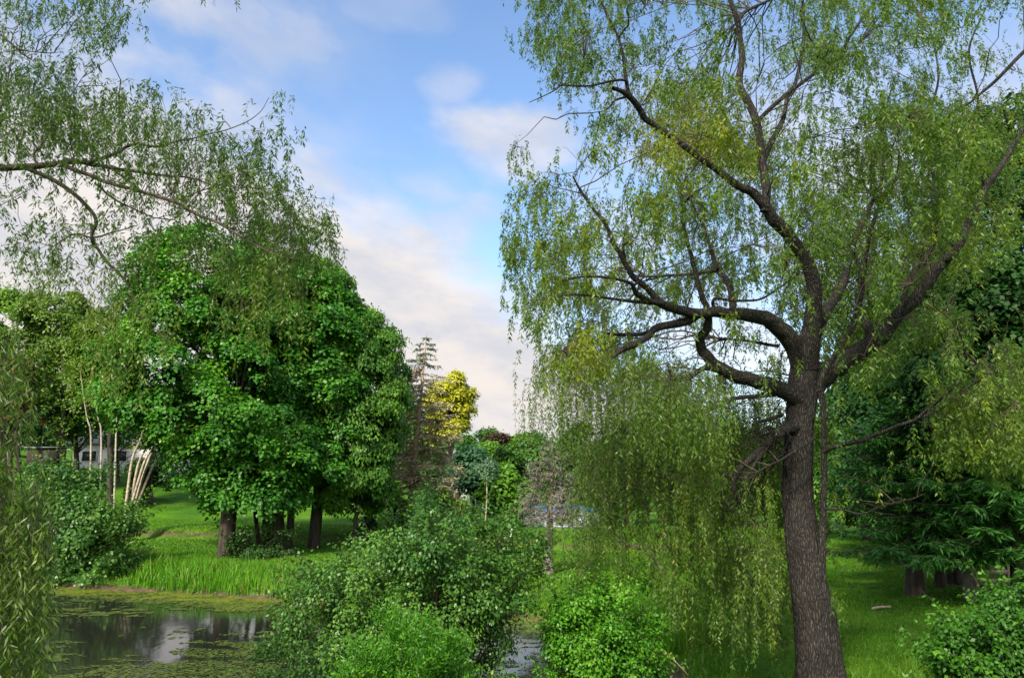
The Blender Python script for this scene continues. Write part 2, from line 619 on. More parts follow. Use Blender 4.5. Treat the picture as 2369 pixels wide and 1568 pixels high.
M_tallgrass = leaf_mat("tall_grass", [(0.040, 0.12, 0.006), (0.065, 0.20, 0.008), (0.11, 0.26, 0.012), (0.17, 0.27, 0.03), (0.34, 0.29, 0.12)], trans=0.35, rough=0.45)
g = Geo()
n = 150000
x = rng.uniform(-32, 6, n)
y = rng.uniform(14, 38, n)
sd = shore_dist(x, y)
tallzone = ss(-17.5, -15.5, x) * ss(-1.5, -4, x) * (y > 26)
zone2 = ss(1.0, 1.8, x) * (y > 20) * (y < 27)
tall = np.maximum(tallzone, zone2 * 0.8)
keep = (sd > -0.12) & (sd < 1.2 + 1.3 * tall + (n2(x, y, 0.8, 6) - 0.5)) & (y > 17) & (rng.random(n) < 0.35 + 0.65 * tall)
x, y, tall, sd = x[keep], y[keep], tall[keep], sd[keep]
h = (0.22 + 0.60 * tall * (0.30 + 1.0 * n2(x, y, 0.9, 12))) * rng.uniform(0.6, 1.25, len(x))
blades(g, x, y, gz(x, y) - 0.03, h, 0.035, 0.7, 0.25 + 0.35 * n2(x, y, 0.6, 9) + rng.normal(0, 0.13, len(x)) + 0.6 * (rng.random(len(x)) < 0.05))
o = g.build("shore_grass", M_tallgrass)
o["kind"] = "stuff"
put(o, "tall bright green grass growing along the far bank of the pond", "grass")

M_lawngrass = leaf_mat("lawn_grass", [(0.035, 0.10, 0.005), (0.06, 0.16, 0.007), (0.10, 0.20, 0.012), (0.15, 0.22, 0.02)], trans=0.35, rough=0.5)
g = Geo()
n = 330000
u = rng.random(n)
y = 10 + 42 * u ** 1.25
x = (rng.random(n) * 2100 + 200 - CX) / F * y * 1.15
sd = shore_dist(x, y)
keep = sd > 0.25
x, y = x[keep], y[keep]
h = (0.05 + 0.10 * n2(x, y, 0.35, 15)) * rng.uniform(0.5, 1.4, len(x))
near = (y < 16.5) & (x > 2)
h = np.where(near, h * 3.2, h)
blades(g, x, y, gz(x, y) - 0.02, h, np.clip(0.0011 * y, 0.012, 0.05)[:, None], 0.8, 0.25 + 0.6 * n2(x, y, 0.3, 16) + rng.normal(0, 0.16, len(x)))
o = g.build("lawn_grass", M_lawngrass)
o["kind"] = "stuff"
put(o, "short mown grass on the lawns around the pond", "grass")

# ------------------------------------------------------------------ willows
WIL_COLS = [(0.048, 0.110, 0.019), (0.078, 0.158, 0.024), (0.122, 0.21, 0.027), (0.20, 0.26, 0.025), (0.30, 0.295, 0.022)]
M_willow = leaf_mat("willow_leaf", WIL_COLS, trans=0.5, rough=0.42, spec=0.35, tcol=(1.15, 1.15, 0.5))
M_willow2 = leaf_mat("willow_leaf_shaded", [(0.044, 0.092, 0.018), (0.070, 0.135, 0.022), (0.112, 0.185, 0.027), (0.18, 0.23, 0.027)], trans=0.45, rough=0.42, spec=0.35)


def strands(gl, gt, anchors, d0, length, droop, nleaf, L, W, tint, K=6, rad=0.0025, twigs=0.6):
    """hanging twigs with narrow leaves"""
    N = len(anchors)
    t = np.linspace(0, 1, K)
    pts = np.zeros((N, K, 3))
    pts[:, 0] = anchors
    wobble = rng.normal(0, 0.25, (N, 3))
    for k in range(1, K):
        q = np.clip(t[k] * droop, 0, 1)[:, None] if np.ndim(droop) else min(1, t[k] * droop)
        dd = nrm(d0 * (1 - q) + np.array([0, 0, -1.0]) * q + wobble * 0.35 * math.sin(k * 1.7))
        pts[:, k] = pts[:, k - 1] + dd * (length / (K - 1))[:, None]
    sel = rng.random(N) < twigs
    if gt is not None and sel.any():
        rr = np.broadcast_to(np.linspace(rad * 1.5, rad * 0.5, K), (sel.sum(), K))
        tubes(gt, pts[sel], rr, 3)
    tt = rng.random((N, nleaf)) ** 0.85 * (K - 1) * 0.999
    i = tt.astype(int)
    fr = (tt - i)[..., None]
    r = np.arange(N)[:, None]
    a, b = pts[r, i], pts[r, i + 1]
    pos = (a + (b - a) * fr).reshape(-1, 3)
    tan = nrm((b - a).reshape(-1, 3))
    M = len(pos)
    side = nrm(np.cross(tan, rvec(M)))
    ax = nrm(tan * 0.55 + side * 0.75 + np.array([0, 0, -0.35]) + rvec(M) * 0.15)
    nr_ = nrm(rvec(M) * 0.9 + np.array([0, 0, 0.7]))
    tn = np.repeat(tint, nleaf) + rng.normal(0, 0.07, M)
    leaves(gl, pos + side * 0.01, ax, nr_, L * rng.uniform(0.65, 1.25, M), W * rng.uniform(0.7, 1.25, M), tn, mid=0.38, fold=0.15)
    return pts


def connect(gt, heads, limb_pts, limb_rad, r0=0.014, sides=4, sag=0.15, maxd=5.0):
    """thin curved branches from the limbs to the heads of leaf clusters"""
    dif = heads[:, None] - limb_pts[None]
    dist = np.linalg.norm(dif, axis=2) + 0.8 * np.clip(-dif[..., 2], 0, 9) * 0.3 + 0.4 * (limb_rad[None] > 0.12)
    k = (dist + rng.normal(0, 0.30, dist.shape)).argmin(1)
    a = limb_pts[k]
    dd = np.linalg.norm(heads - a, axis=1)
    ok = dd < maxd
    a, hd, dd = a[ok], heads[ok], dd[ok]
    t = np.linspace(0, 1, 8)
    mid = (a + hd) / 2 + rng.normal(0, 0.10, a.shape) * dd[:, None] + np.array([0, 0, 1.0]) * (sag * dd)[:, None]
    pts = ((1 - t) ** 2)[None, :, None] * a[:, None] + (2 * t * (1 - t))[None, :, None] * mid[:, None] + (t ** 2)[None, :, None] * hd[:, None]
    pts[:, 1:-1] += rng.normal(0, 0.018, pts[:, 1:-1].shape) * dd[:, None, None]
    rr = np.clip(r0 * (0.5 + dd / 2), 0.006, 0.03)[:, None] * np.linspace(1, 0.3, 8)[None]
    tubes(gt, pts, rr, sides)
    return pts


# --- the big willow on the near bank
WD = 14.6
wb = P(1902, 1600, WD)
wb[2] = G(wb[0], wb[1])
willow = thing("weeping_willow", wb, "tall weeping willow with thick furrowed dark trunk and long hanging leaf curtain on the right", "tree")
gw, gd, gtw, gl = Geo(), Geo(), Geo(), Geo()
LP, LR, LPX = [], [], []


def wl(pts, d0=0.0, d1=0.0, sides=8, geo=None, wob=0.03, per=6, keep=True):
    """pts: (px, py, half width px); depth runs from WD+d0 to WD+d1"""
    a = np.array(pts, float)
    LPX.append(smooth(np.concatenate([a, a[:, :1] * 0], 1)[:, [0, 1, 3]], a[:, 2], 6))
    dd = WD + np.linspace(d0, d1, len(a))
    p = P(a[:, 0], a[:, 1], dd)
    r = a[:, 2] / F * dd * (0.88 if geo is None else 1.0)
    q, rq = limb(geo or gw, p, r, sides, per, wob)
    if keep:
        LP.append(q)
        LR.append(rq)
    return q


# trunk with fluted bark
tp = np.array([(1906, 1640, 62), (1900, 1590, 52), (1896, 1547, 46), (1883, 1424, 43), (1866, 1331, 37), (1850, 1209, 34), (1844, 1130, 33), (1846, 1050, 31), (1850, 970, 30), (1859, 890, 35), (1866, 840, 34)], float)
p = P(tp[:, 0], tp[:, 1], WD)
p[0, 2] = wb[2] - 0.25
p, r = smooth(p, tp[:, 2] / F * WD, 22)
S = 96
an = np.arange(S) / S * 2 * math.pi
q3 = np.stack([np.cos(an)[None] * 3.2 + 0 * r[:, None], np.sin(an)[None] * 3.2 + 0 * r[:, None], p[:, 2:3] * 0.55 + 0 * an[None]], -1)
ridge = 1 - np.abs(vnoise(q3 * np.array([2.7, 2.7, 1.1]), 31) - 0.5) * 3
fl = vnoise(q3 * np.array([0.5, 0.5, 0.5]), 32) - 0.5
rad = r[:, None] * (0.97 + 0.11 * fl + 0.080 * ridge)
rad += r[:, None] * 0.34 * np.exp(-np.clip(p[:, 2:3] - wb[2], 0, 9) / 0.35) * (0.3 + np.abs(np.sin(an * 2.5 + 0.6))[None])
for kz, ka, ks, kh in ((2.35, -1.2, 0.20, 0.16), (2.15, -1.0, 0.12, -0.14), (4.4, -2.2, 0.16, 0.12), (1.1, -1.9, 0.18, 0.10), (5.3, -1.0, 0.14, 0.13), (3.3, -0.7, 0.15, 0.10), (5.9, -2.0, 0.2, 0.12)):
    da = (an - ka + math.pi) % (2 * math.pi) - math.pi
    rad += r[:, None] * kh * np.exp(-((p[:, 2:3] - wb[2] - kz) / ks) ** 2 - (da[None] / (ks * 2.2)) ** 2)
ring = np.stack([p[:, 0:1] + rad * np.cos(an), p[:, 1:2] + rad * np.sin(an), p[:, 2:3] + 0 * rad], -1)
K = len(p)
idx = np.arange(K * S).reshape(K, S)
nx = np.roll(idx, -1, 1)
gw.add(ring.reshape(-1, 3), np.stack([idx[:-1], nx[:-1], nx[1:], idx[1:]], -1).reshape(-1, 4))
LP.append(p[-12:])
LR.append(r[-12:])
# thin second stem
wl([(1918, 1470, 16), (1908, 1400, 14), (1899, 1331, 12), (1903, 1209, 9), (1905, 1100, 8), (1905, 1000, 8), (1903, 930, 8), (1897, 885, 8), (1919, 840, 8), (1949, 790, 8), (1979, 739, 7), (1994, 667, 7), (2002, 603, 6), (2011, 542, 6), (2029, 488, 5), (2064, 422, 4), (2112, 383, 2)], 0.0, -1.6, 8)
wl([(2032, 480, 4), (2040, 388, 4), (2042, 308, 3), (2046, 255, 3), (2064, 198, 1.5)], -1.3, -1.0, 6)
# right limb
wl([(1875, 900, 30), (1904, 868, 30), (1942, 841, 27), (2006, 803, 24), (2040, 773, 21), (2078, 728, 17), (2112, 694, 16), (2142, 656, 15), (2180, 611, 14), (2202, 585, 13), (2237, 528, 10), (2280, 440, 8), (2322, 372, 7), (2400, 240, 4)], 0.1, -1.6, 12, wob=0.08)
wl([(2015, 795, 13), (2010, 765, 12), (1998, 731, 10), (1988, 700, 9), (1990, 640, 6), (1975, 560, 4), (1960, 480, 2)], -0.3, 0.6, 8)
wl([(2070, 735, 7), (2108, 640, 6), (2139, 604, 6), (2157, 568, 5), (2183, 551, 5), (2148, 529, 4), (2091, 524, 2)], -0.8, -1.4, 6)
wl([(2240, 240, 3), (2300, 190, 5), (2368, 120, 6), (2440, 60, 5)], 0.5, 0.0, 6)
wl([(2240, 240, 5), (2190, 270, 3), (2150, 330, 1.5)], 0.5, 0.8, 5)
wl([(2280, 440, 4), (2250, 330, 4), (2262, 230, 3), (2240, 120, 3), (2280, 20, 2)], 1.5, 0.5, 6)
wl([(2180, 560, 5), (2160, 420, 4), (2140, 300, 4), (2170, 180, 3), (2150, 60, 2)], 0.9, 2.5, 6)
# leader
wl([(1866, 850, 30), (1872, 800, 26), (1878, 740, 23), (1884, 680, 20), (1872, 628, 19), (1855, 588, 19), (1822, 540, 18), (1787, 507, 17), (1765, 473, 15)], -0.1, -1.2, 12, wob=0.05)
wl([(1880, 790, 17), (1905, 730, 14), (1935, 680, 13), (1955, 640, 10), (1975, 560, 7), (2010, 480, 5), (2060, 380, 2)], -0.1, 0.6, 8)
wl([(1770, 480, 13), (1740, 446, 13), (1698, 423, 11), (1619, 366, 9), (1560, 322, 9), (1500, 282, 9), (1478, 252, 9), (1461, 230, 9), (1440, 212, 7), (1417, 204, 6)], -1.2, -2.4, 10)
wl([(1470, 240, 6), (1452, 207, 6), (1443, 145, 5), (1430, 88, 4), (1399, 26, 3), (1370, -60, 2)], -2.1, -2.4, 6)
wl([(1430, 88, 3), (1452, 57, 2.5), (1450, 20, 2)], -2.3, -2.6, 5)
wl([(1452, 215, 5), (1443, 185, 4), (1364, 198, 3), (1302, 198, 2.5), (1280, 211, 2), (1223, 238, 1)], -2.1, -2.9, 5)
wl([(1448, 225, 4), (1420, 235, 3), (1400, 255, 2), (1370, 262, 1)], -2.1, -1.5, 5)
wl([(1768, 490, 12), (1773, 440, 12), (1765, 388, 11), (1753, 300, 11), (1738, 252, 11), (1720, 220, 11), (1709, 189, 10), (1716, 132, 9), (1710, 80, 8), (1704, 45, 8), (1690, 0, 6), (1675, -80, 4)], -1.2, -1.2, 10)
wl([(1708, 60, 6), (1714, 40, 6), (1729, 24, 5), (1773, 4, 4), (1830, -40, 2)], 0.1, 0.6, 6)
wl([(1752, 285, 7), (1773, 258, 6), (1835, 207, 6), (1892, 163, 5), (1945, 128, 5), (1963, 88, 4), (2024, 4, 3), (2050, -60, 2)], -1.2, -1.6, 8)
wl([(1765, 380, 7), (1780, 335, 7), (1805, 290, 7), (1813, 264, 6), (1822, 225, 6), (1840, 189, 5), (1857, 110, 5), (1857, 35, 4), (1850, -60, 2)], -1.1, -0.8, 8)
# upper left limb
wl([(1852, 850, 26), (1838, 805, 25), (1815, 772, 25), (1787, 746, 22), (1755, 734, 19), (1725, 729, 18), (1690, 726, 16), (1654, 722, 15), (1615, 726, 14), (1570, 715, 13), (1531, 702, 12), (1500, 672, 9), (1465, 640, 8), (1443, 605, 7), (1421, 565, 6), (1395, 511, 5), (1346, 449, 4), (1324, 410, 2)], 0.0, -2.6, 10, wob=0.05)
wl([(1531, 702, 9), (1500, 695, 8), (1470, 678, 7), (1458, 655, 5), (1421, 645, 4), (1355, 640, 3), (1300, 650, 1.5)], -1.6, -3.0, 7)
wl([(1512, 700, 6), (1465, 698, 5), (1421, 692, 4), (1337, 680, 3), (1260, 690, 1.5)], -1.7, -3.2, 6)
wl([(1445, 600, 4), (1440, 570, 4), (1455, 562, 3), (1460, 580, 2)], -2.0, -2.1, 5)
wl([(1612, 727, 12), (1593, 740, 12), (1555, 750, 11), (1518, 760, 10), (1495, 780, 9), (1478, 791, 8), (1455, 803, 8), (1429, 815, 7), (1403, 839, 4)], -1.0, -2.2, 9)
wl([(1520, 762, 7), (1480, 772, 6), (1430, 774, 5), (1395, 768, 3)], -1.4, -1.9, 6)
wl([(1694, 728, 10), (1694, 700, 10), (1688, 665, 9), (1675, 640, 8), (1657, 619, 7), (1628, 529, 4), (1597, 463, 2)], -0.6, 0.2, 8)
wl([(1660, 624, 6), (1632, 630, 5), (1570, 636, 4), (1496, 641, 2)], -0.4, 0.6, 6)
wl([(1650, 715, 5), (1652, 690, 4), (1700, 697, 3.5), (1760, 690, 3), (1810, 660, 2.5), (1850, 630, 1.5)], -0.9, -1.7, 6)
wl([(1802, 800, 5), (1740, 790, 4), (1680, 784, 3), (1640, 783, 1.5)], -0.3, 0.4, 6)
# S-shaped limb
wl([(1850, 925, 24), (1815, 905, 22), (1770, 888, 20), (1742, 878, 18), (1707, 872, 18), (1675, 858, 17), (1650, 842, 16), (1628, 815, 14), (1619, 785, 13), (1632, 762, 12), (1638, 738, 10), (1632, 708, 9), (1620, 672, 7), (1606, 619, 6), (1597, 586, 6), (1580, 520, 5), (1576, 467, 4), (1582, 423, 3), (1619, 366, 1.5)], -0.1, -1.6, 10, wob=0.05)
wl([(1580, 470, 4), (1610, 445, 3), (1650, 415, 2)], -1.2, -1.6, 5)
wl([(1670, 858, 9), (1650, 853, 8), (1625, 853, 7), (1593, 872, 7), (1562, 881, 7), (1553, 903, 6), (1558, 920, 5), (1525, 930, 4), (1487, 931, 3)], -0.5, -1.8, 8)
wl([(1600, 872, 4), (1585, 895, 3), (1560, 930, 2)], -0.9, -1.2, 5)
wl([(1668, 936, 6), (1640, 947, 5), (1610, 957, 5), (1580, 972, 4), (1558, 988, 4), (1509, 1050, 3.5), (1470, 1090, 3), (1443, 1130, 2)], -0.6, -1.6, 6)
wl([(1620, 955, 4), (1560, 935, 3), (1500, 950, 3), (1450, 985, 2), (1430, 1030, 1.5)], -0.8, -2.0, 5)
wl([(1840, 905, 8), (1760, 915, 6), (1700, 922, 6), (1668, 936, 6)], -0.1, -0.6, 6)
# curved thin limb to the pale sprays on the right
wl([(1905, 1045, 6), (1935, 1032, 6), (1991, 1018, 6), (2040, 1000, 5), (2074, 985, 5), (2119, 968, 5), (2149, 942, 4), (2179, 920, 4), (2240, 860, 3), (2300, 800, 2)], -0.9, -3.0, 7)
wl([(2119, 968, 3.5), (2180, 945, 3), (2260, 880, 3), (2340, 850, 2)], -1.7, -2.4, 6)
wl([(1904, 1175, 4), (1945, 1178, 3), (1991, 1187, 3), (2038, 1171, 2.5), (2099, 1156, 2), (2139, 1141, 1.5)], -0.8, -1.4, 5)
wl([(1885, 1010, 3), (1820, 1055, 3), (1760, 1085, 2.5), (1720, 1120, 2), (1685, 1180, 1.5)], -0.9, -1.1, 5)
# dead broken limb with its tangle
dead = [([(1838, 985, 15), (1800, 1000, 14), (1775, 1030, 11), (1745, 1055, 8), (1712, 1082, 7), (1695, 1115, 6), (1705, 1150, 5), (1722, 1184, 3)], -0.2, -1.2),
        ([(1700, 1110, 4), (1670, 1125, 3), (1640, 1160, 1.5)], -0.9, -1.1),
        ([(1772, 1040, 5), (1735, 1090, 4), (1700, 1180, 2), (1690, 1230, 1)], -0.6, -1.2),
        ([(1810, 960, 5), (1770, 970, 4), (1740, 985, 2)], -0.3, -0.3)]
for pts, a, b in dead:
    wl(pts, a, b, 7, gd, 0.06, keep=False)
c0 = P(1785, 1010, WD - 0.5)
q = c0 + rng.normal(0, 0.17, (150, 3)) * np.array([1.0, 1.0, 1.4])
q1 = q + rvec(150) * rng.uniform(0.12, 0.40, 150)[:, None] + np.array([-0.05, 0, -0.12])
pts = np.stack([q, (q + q1) / 2 + rng.normal(0, 0.03, (150, 3)), q1], 1)
tubes(gd, pts, np.broadcast_to(np.array([0.011, 0.008, 0.003]), (150, 3)), 3)

W_ROWS = ["1245544433444566556555444",
          "1235544432444566556555444",
          "0135544432543476456555443",
          "0035544532533576456555321",
          "0156544321464356546554321",
          "0156643432453356643545321",
          "0025543343323354333565312",
          "0012343466442453356664223",
          "0000233588753233567666334",
          "0001443589986444566776545",
          "0334334679998556677777655",
          "0454345567777666777777544",
          "0453456776556766777766533",
          "2543554567643577788777655",
          "3545555577655568888877543",
          "4667766555544678888865421",
          "2577665445533478877653111",
          "0244653344322468876432111",
          "0014776334432255666543111",
          "0136887533322346653222334",
          "0246777654434454331124567",
          "0146788886555543221136777",
          "0024567888777643211247776",
          "0023446888888843211124666",
          "0011336867678743211111244",
          "0000567576877743211100011",
          "0000677657866643111100000",
          "0000677535775531111000000",
          "0000665424465531111000000",
          "0000564224556542110000000",
          "0000332234577753110000000",
          "0000000124577642000000000",
          "0000000012333410000000000"]
NHEAD = 1030
N = NHEAD * 20
px, py = grid_px(W_ROWS, 1130, -150, 50, NHEAD, 1.75)
spread_px = rng.uniform(0.5, 1.4, NHEAD)
px, py, spread_px = np.repeat(px, 20), np.repeat(py, 20), np.repeat(spread_px, 20)
gx_, gy_ = grid_px(W_ROWS, 1130, -150, 50, N, 1.6)
own = rng.random(N) < 0.85
px = np.where(own, px + rng.normal(0, 30, N) * spread_px, gx_)
py = np.where(own, py + rng.normal(0, 20, N) * spread_px, gy_)
xo = (px - 1880) / F * WD
hr = 5.0 * np.sqrt(np.clip(1 - (xo / 7.2) ** 2, 0.18, 1)) * np.where(py > 1000, 0.6, 1.0)
hr = np.where((px > 2120) & (py > 720), 1.4, hr)
dhead = np.repeat(np.sign(rng.random(NHEAD) - 0.33) * rng.random(NHEAD) ** 0.7, 20)
dof = hr * np.where(own, dhead, np.sign(rng.random(N) - 0.33) * rng.random(N) ** 0.7) + rng.normal(0, 0.25, N)
dof = np.where((px > 2120) & (py > 720), -2.2 + dof, dof)
# keep leaves off the face of the trunk
front = (np.abs(px - 1862) < 62) & (py > 880) & (dof < 0.6)
dof = np.where(front, np.abs(dof) + 0.6, dof)
lower = ss(780, 1000, py) * ss(1850, 1750, px)
lpx = np.concatenate([q_[0][q_[1] >= 5.5] for q_ in LPX])[:, :2]
lhw = np.concatenate([q_[1][q_[1] >= 5.5] for q_ in LPX])
dl = np.empty(N)
for k in range(0, N, 2000):
    dl[k:k + 2000] = (np.hypot(px[k:k + 2000, None] - lpx[:, 0], py[k:k + 2000, None] + 22 - lpx[:, 1] ) - lhw).min(1)
nearl = (dl < 20) & (py < 900) & (rng.random(N) < 0.9)
dof = np.where(nearl, np.abs(dof) * 0.7 + 0.7, dof)          # leaves hang behind the big limbs rather than over them
px = np.where(px < 1165, 2330 - px, px)
gapk = (px > 1685) & (px < 1830) & (py > 930) & (py < 1150)
dof = np.where(gapk, np.abs(dof) + 0.4, dof)
A = P(px, py, WD + dof)
length = np.where(lower > 0.5, np.where(py > 1120, rng.uniform(0.40, 0.95, N), rng.uniform(0.6, 1.4, N)), rng.uniform(0.20, 0.60, N))
A[:, 2] += length * np.where(lower > 0.5, 0.5, 0.25)
rad_dir = A - np.array([wb[0], wb[1], 7.0])
rad_dir[:, 2] *= 0.3
d0 = nrm(nrm(rad_dir) * 0.6 + rvec(N) * 0.8 + np.array([0, 0, 0.1]))
d0[:, 0] *= np.where(px < 1260, 0.3, 1.0)
droop = np.where(lower > 0.5, rng.uniform(1.6, 3.0, N), rng.uniform(0.9, 1.9, N))
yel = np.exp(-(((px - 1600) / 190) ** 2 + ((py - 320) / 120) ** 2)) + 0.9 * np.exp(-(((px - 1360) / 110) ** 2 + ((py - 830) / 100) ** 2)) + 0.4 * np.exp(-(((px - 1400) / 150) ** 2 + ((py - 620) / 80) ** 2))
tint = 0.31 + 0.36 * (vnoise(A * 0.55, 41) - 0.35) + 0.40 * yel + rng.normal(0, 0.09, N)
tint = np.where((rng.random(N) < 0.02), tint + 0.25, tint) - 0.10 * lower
HN = 420
hsel = rng.choice(N, HN, replace=False)
heads = A[hsel]
LPa, LRa = np.concatenate(LP), np.concatenate(LR)
okl = (LPa[:, 2] > 6.2) | (LPa[:, 0] < wb[0] - 0.7) | (LPa[:, 0] > wb[0] + 0.9)
LPa, LRa = LPa[okl], LRa[okl]
br = connect(gtw, heads, LPa, LRa, 0.007)
allb = np.concatenate([br.reshape(-1, 3)[::2], LPa[LRa < 0.05]])
# short twigs from the nearest branch to every third strand
s3 = rng.random(N) < 0.25
B = A[s3]
near_i = np.empty(len(B), int)
for k in range(0, len(B), 500):
    near_i[k:k + 500] = np.linalg.norm(B[k:k + 500, None] - allb[None], axis=2).argmin(1)
a = allb[near_i]
dd = np.linalg.norm(B - a, axis=1)
ok = dd < 1.4
a, B, dd = a[ok], B[ok], dd[ok]
mid = (a + B) / 2 + np.array([0, 0, 1.0]) * (0.15 * dd)[:, None] + rng.normal(0, 0.05, a.shape)
tubes(gtw, np.stack([a, (a + mid) / 2 + 0, mid, B], 1), np.broadcast_to(np.array([0.006, 0.005, 0.004, 0.003]), (len(a), 4)), 3)
lo = lower > 0.5
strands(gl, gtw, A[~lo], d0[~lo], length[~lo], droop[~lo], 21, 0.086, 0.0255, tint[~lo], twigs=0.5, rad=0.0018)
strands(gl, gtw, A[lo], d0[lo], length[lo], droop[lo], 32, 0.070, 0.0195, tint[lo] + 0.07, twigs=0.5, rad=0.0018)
gw.build("trunk", M_bark, willow, wb, True)
gd.build("dead_branch", M_bark, willow, wb, True)
gtw.build("twigs", M_twig, willow, wb, True)
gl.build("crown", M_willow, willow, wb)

# --- the willow whose branches hang in from the left
LD = 10.0
lb = np.array([-10.8, 11.0, 0.0])
lb[2] = G(lb[0], lb[1])
lw = thing("weeping_willow", lb, "weeping willow reaching in from the left edge with hanging leaves over the pond", "tree")
gw, gtw, gl = Geo(), Geo(), Geo()
LP, LR = [], []
WD = LD
tr = [lb + np.array([0, 0, -0.2]), lb + np.array([0.1, 0, 2]), lb + np.array([0.4, -0.3, 4.3]), lb + np.array([1.1, -0.6, 6.3])]
limb(gw, tr, [0.5, 0.42, 0.36, 0.30], 16, 8, 0.05)
edge0 = P(-60, 392, LD)
limb(gw, [tr[3], tr[3] + np.array([0.9, -0.1, 1.3]), edge0, P(0, 388, LD)], [0.26, 0.14, 0.07, 0.06], 10, 8, 0.03)
limb(gw, [tr[3], tr[3] + np.array([0.3, 0.1, 2.2]), P(-250, -100, LD), P(-60, -120, LD)], [0.26, 0.18, 0.08, 0.05], 10, 8, 0.03)
limb(gw, [tr[2], tr[2] + np.array([1.2, -1.2, 1.6]), np.array([-6.6, 7.9, 6.6]), np.array([-5.4, 7.0, 6.3]), np.array([-4.9, 6.7, 5.6])], [0.25, 0.16, 0.10, 0.06, 0.03], 10, 8, 0.03)
wl([(-10, 388, 11), (55, 386, 10), (151, 376, 8), (190, 376, 7), (226, 383, 6), (282, 393, 5), (352, 403, 4), (443, 413, 2.5), (520, 440, 1.5)], 0, 0.6)
wl([(120, 380, 7), (151, 385, 6), (211, 408, 5.5), (272, 428, 5), (332, 445, 5), (403, 468, 4.5), (453, 496, 4), (508, 518, 3.5), (560, 548, 2.5), (640, 590, 2), (700, 600, 1)], 0, -0.9)
wl([(60, 390, 6), (126, 418, 6), (171, 448, 5.5), (206, 483, 5), (221, 513, 5), (211, 549, 4.5), (227, 579, 4), (252, 612, 4), (274, 630, 3.5), (302, 672, 2), (330, 740, 1)], 0, 0.5)
wl([(211, 549, 3), (176, 543, 2.5), (150, 552, 1.5), (110, 580, 1)], 0.2, 0.0, 5)
wl([(216, 551, 3), (267, 537, 2), (322, 521, 1.2)], 0.2, 0.4, 5)
wl([(200, 377, 6), (252, 362, 5), (302, 338, 4.5), (332, 335, 4), (373, 340, 3.5), (408, 327, 3), (440, 320, 2), (520, 300, 1.5), (590, 270, 1.2), (622, 225, 0.8)], 0.1, 0.9, 7)
wl([(227, 428, 3.5), (252, 453, 3), (287, 473, 2.5), (342, 498, 2), (383, 508, 1.2)], 0.0, 0.6, 5)
wl([(270, 400, 3), (300, 420, 2.5), (325, 450, 2), (335, 475, 1)], 0.1, -0.2, 5)
wl([(90, 383, 4), (80, 360, 3), (110, 310, 2.5), (150, 240, 2), (190, 180, 1)], 0.1, 0.4, 5)
wl([(450, 496, 2.5), (430, 478, 2), (400, 460, 1.5), (395, 445, 1)], -0.6, -0.5, 5)
wl([(-20, 74, 4), (0, 80, 3.5), (25, 100, 3), (45, 121, 3), (70, 138, 2)], 0, 0.2, 6)
wl([(25, 100, 2), (40, 60, 1.5), (75, 40, 1)], 0, 0.2, 4)
wl([(45, 118, 1.5), (90, 122, 1.2), (140, 120, 0.8)], 0, -0.2, 4)
wl([(-60, -110, 5), (80, -70, 4), (220, -40, 3), (330, -20, 2), (470, -10, 1)], 0, 0.3, 6)
wl([(-20, 320, 3), (10, 220, 2.5), (30, 120, 2)], 0, 0.4, 5)
L_ROWS = ["333334443100200000", "222335553000200000", "222323442000000000", "333332210000000000", "555554310000000000", "666676554420000100", "555577665553101200", "444466555555434210", "333344334555556421", "222222234444566510", "222222223333456642", "332233332333356765", "322344332224566764", "222342133211345652", "111131233211234530", "000000233210123320", "000000333110112210", "000000222000011100", "000000133000000000", "000000011000000000"]
N = 2150
px, py = grid_px(L_ROWS, -125, -50, 50, N, 1.6)
dof = rng.uniform(-1.3, 1.6, N)
A = P(px, py, LD + dof)
veil = ss(590, 680, py)
length = np.where(veil > 0.5, rng.uniform(0.4, 0.9, N), rng.uniform(0.22, 0.6, N))
A[:, 2] += length * np.where(veil > 0.5, 0.5, 0.25)
d0 = nrm(rvec(N) * 0.8 + np.array([0.2, 0, 0.15]))
droop = np.where(veil > 0.5, rng.uniform(1.8, 3.0, N), rng.uniform(0.9, 2.0, N))
tint = 0.30 + 0.30 * veil + 0.35 * (vnoise(A * 0.9, 42) - 0.4) + rng.normal(0, 0.12, N)
LPa, LRa = np.concatenate(LP), np.concatenate(LR)
hsel = rng.choice(N, 210, replace=False)
br = connect(gtw, A[hsel], LPa, LRa, 0.006, maxd=2.2)
strands(gl, gtw, A, d0, length, droop, 24, 0.082, 0.019, tint, twigs=0.5, rad=0.0016)
C_ROWS = ["65531", "55420", "55420", "66420", "66310", "66310", "77521", "88853", "88864", "88874", "88884", "88883", "88863", "88753", "88543", "87333", "87222"]
N = 1150
px, py = grid_px(C_ROWS, -130, 800, 50, N, 1.4)
dof = rng.uniform(-0.6, 1.3, N)
A = P(px, py, 7.0 + dof)
length = rng.uniform(0.3, 0.75, N)
A[:, 2] += length * 0.45
tint = 0.30 + 0.6 * (vnoise(A * 1.2, 43) - 0.4) + rng.normal(0, 0.14, N)
strands(gl, gtw, A, nrm(rvec(N) * 0.8 + np.array([0.3, 0, 0])), length, rng.uniform(1.6, 3.0, N), 22, 0.09, 0.017, tint, twigs=0.7, rad=0.0018)
WD = 7.0
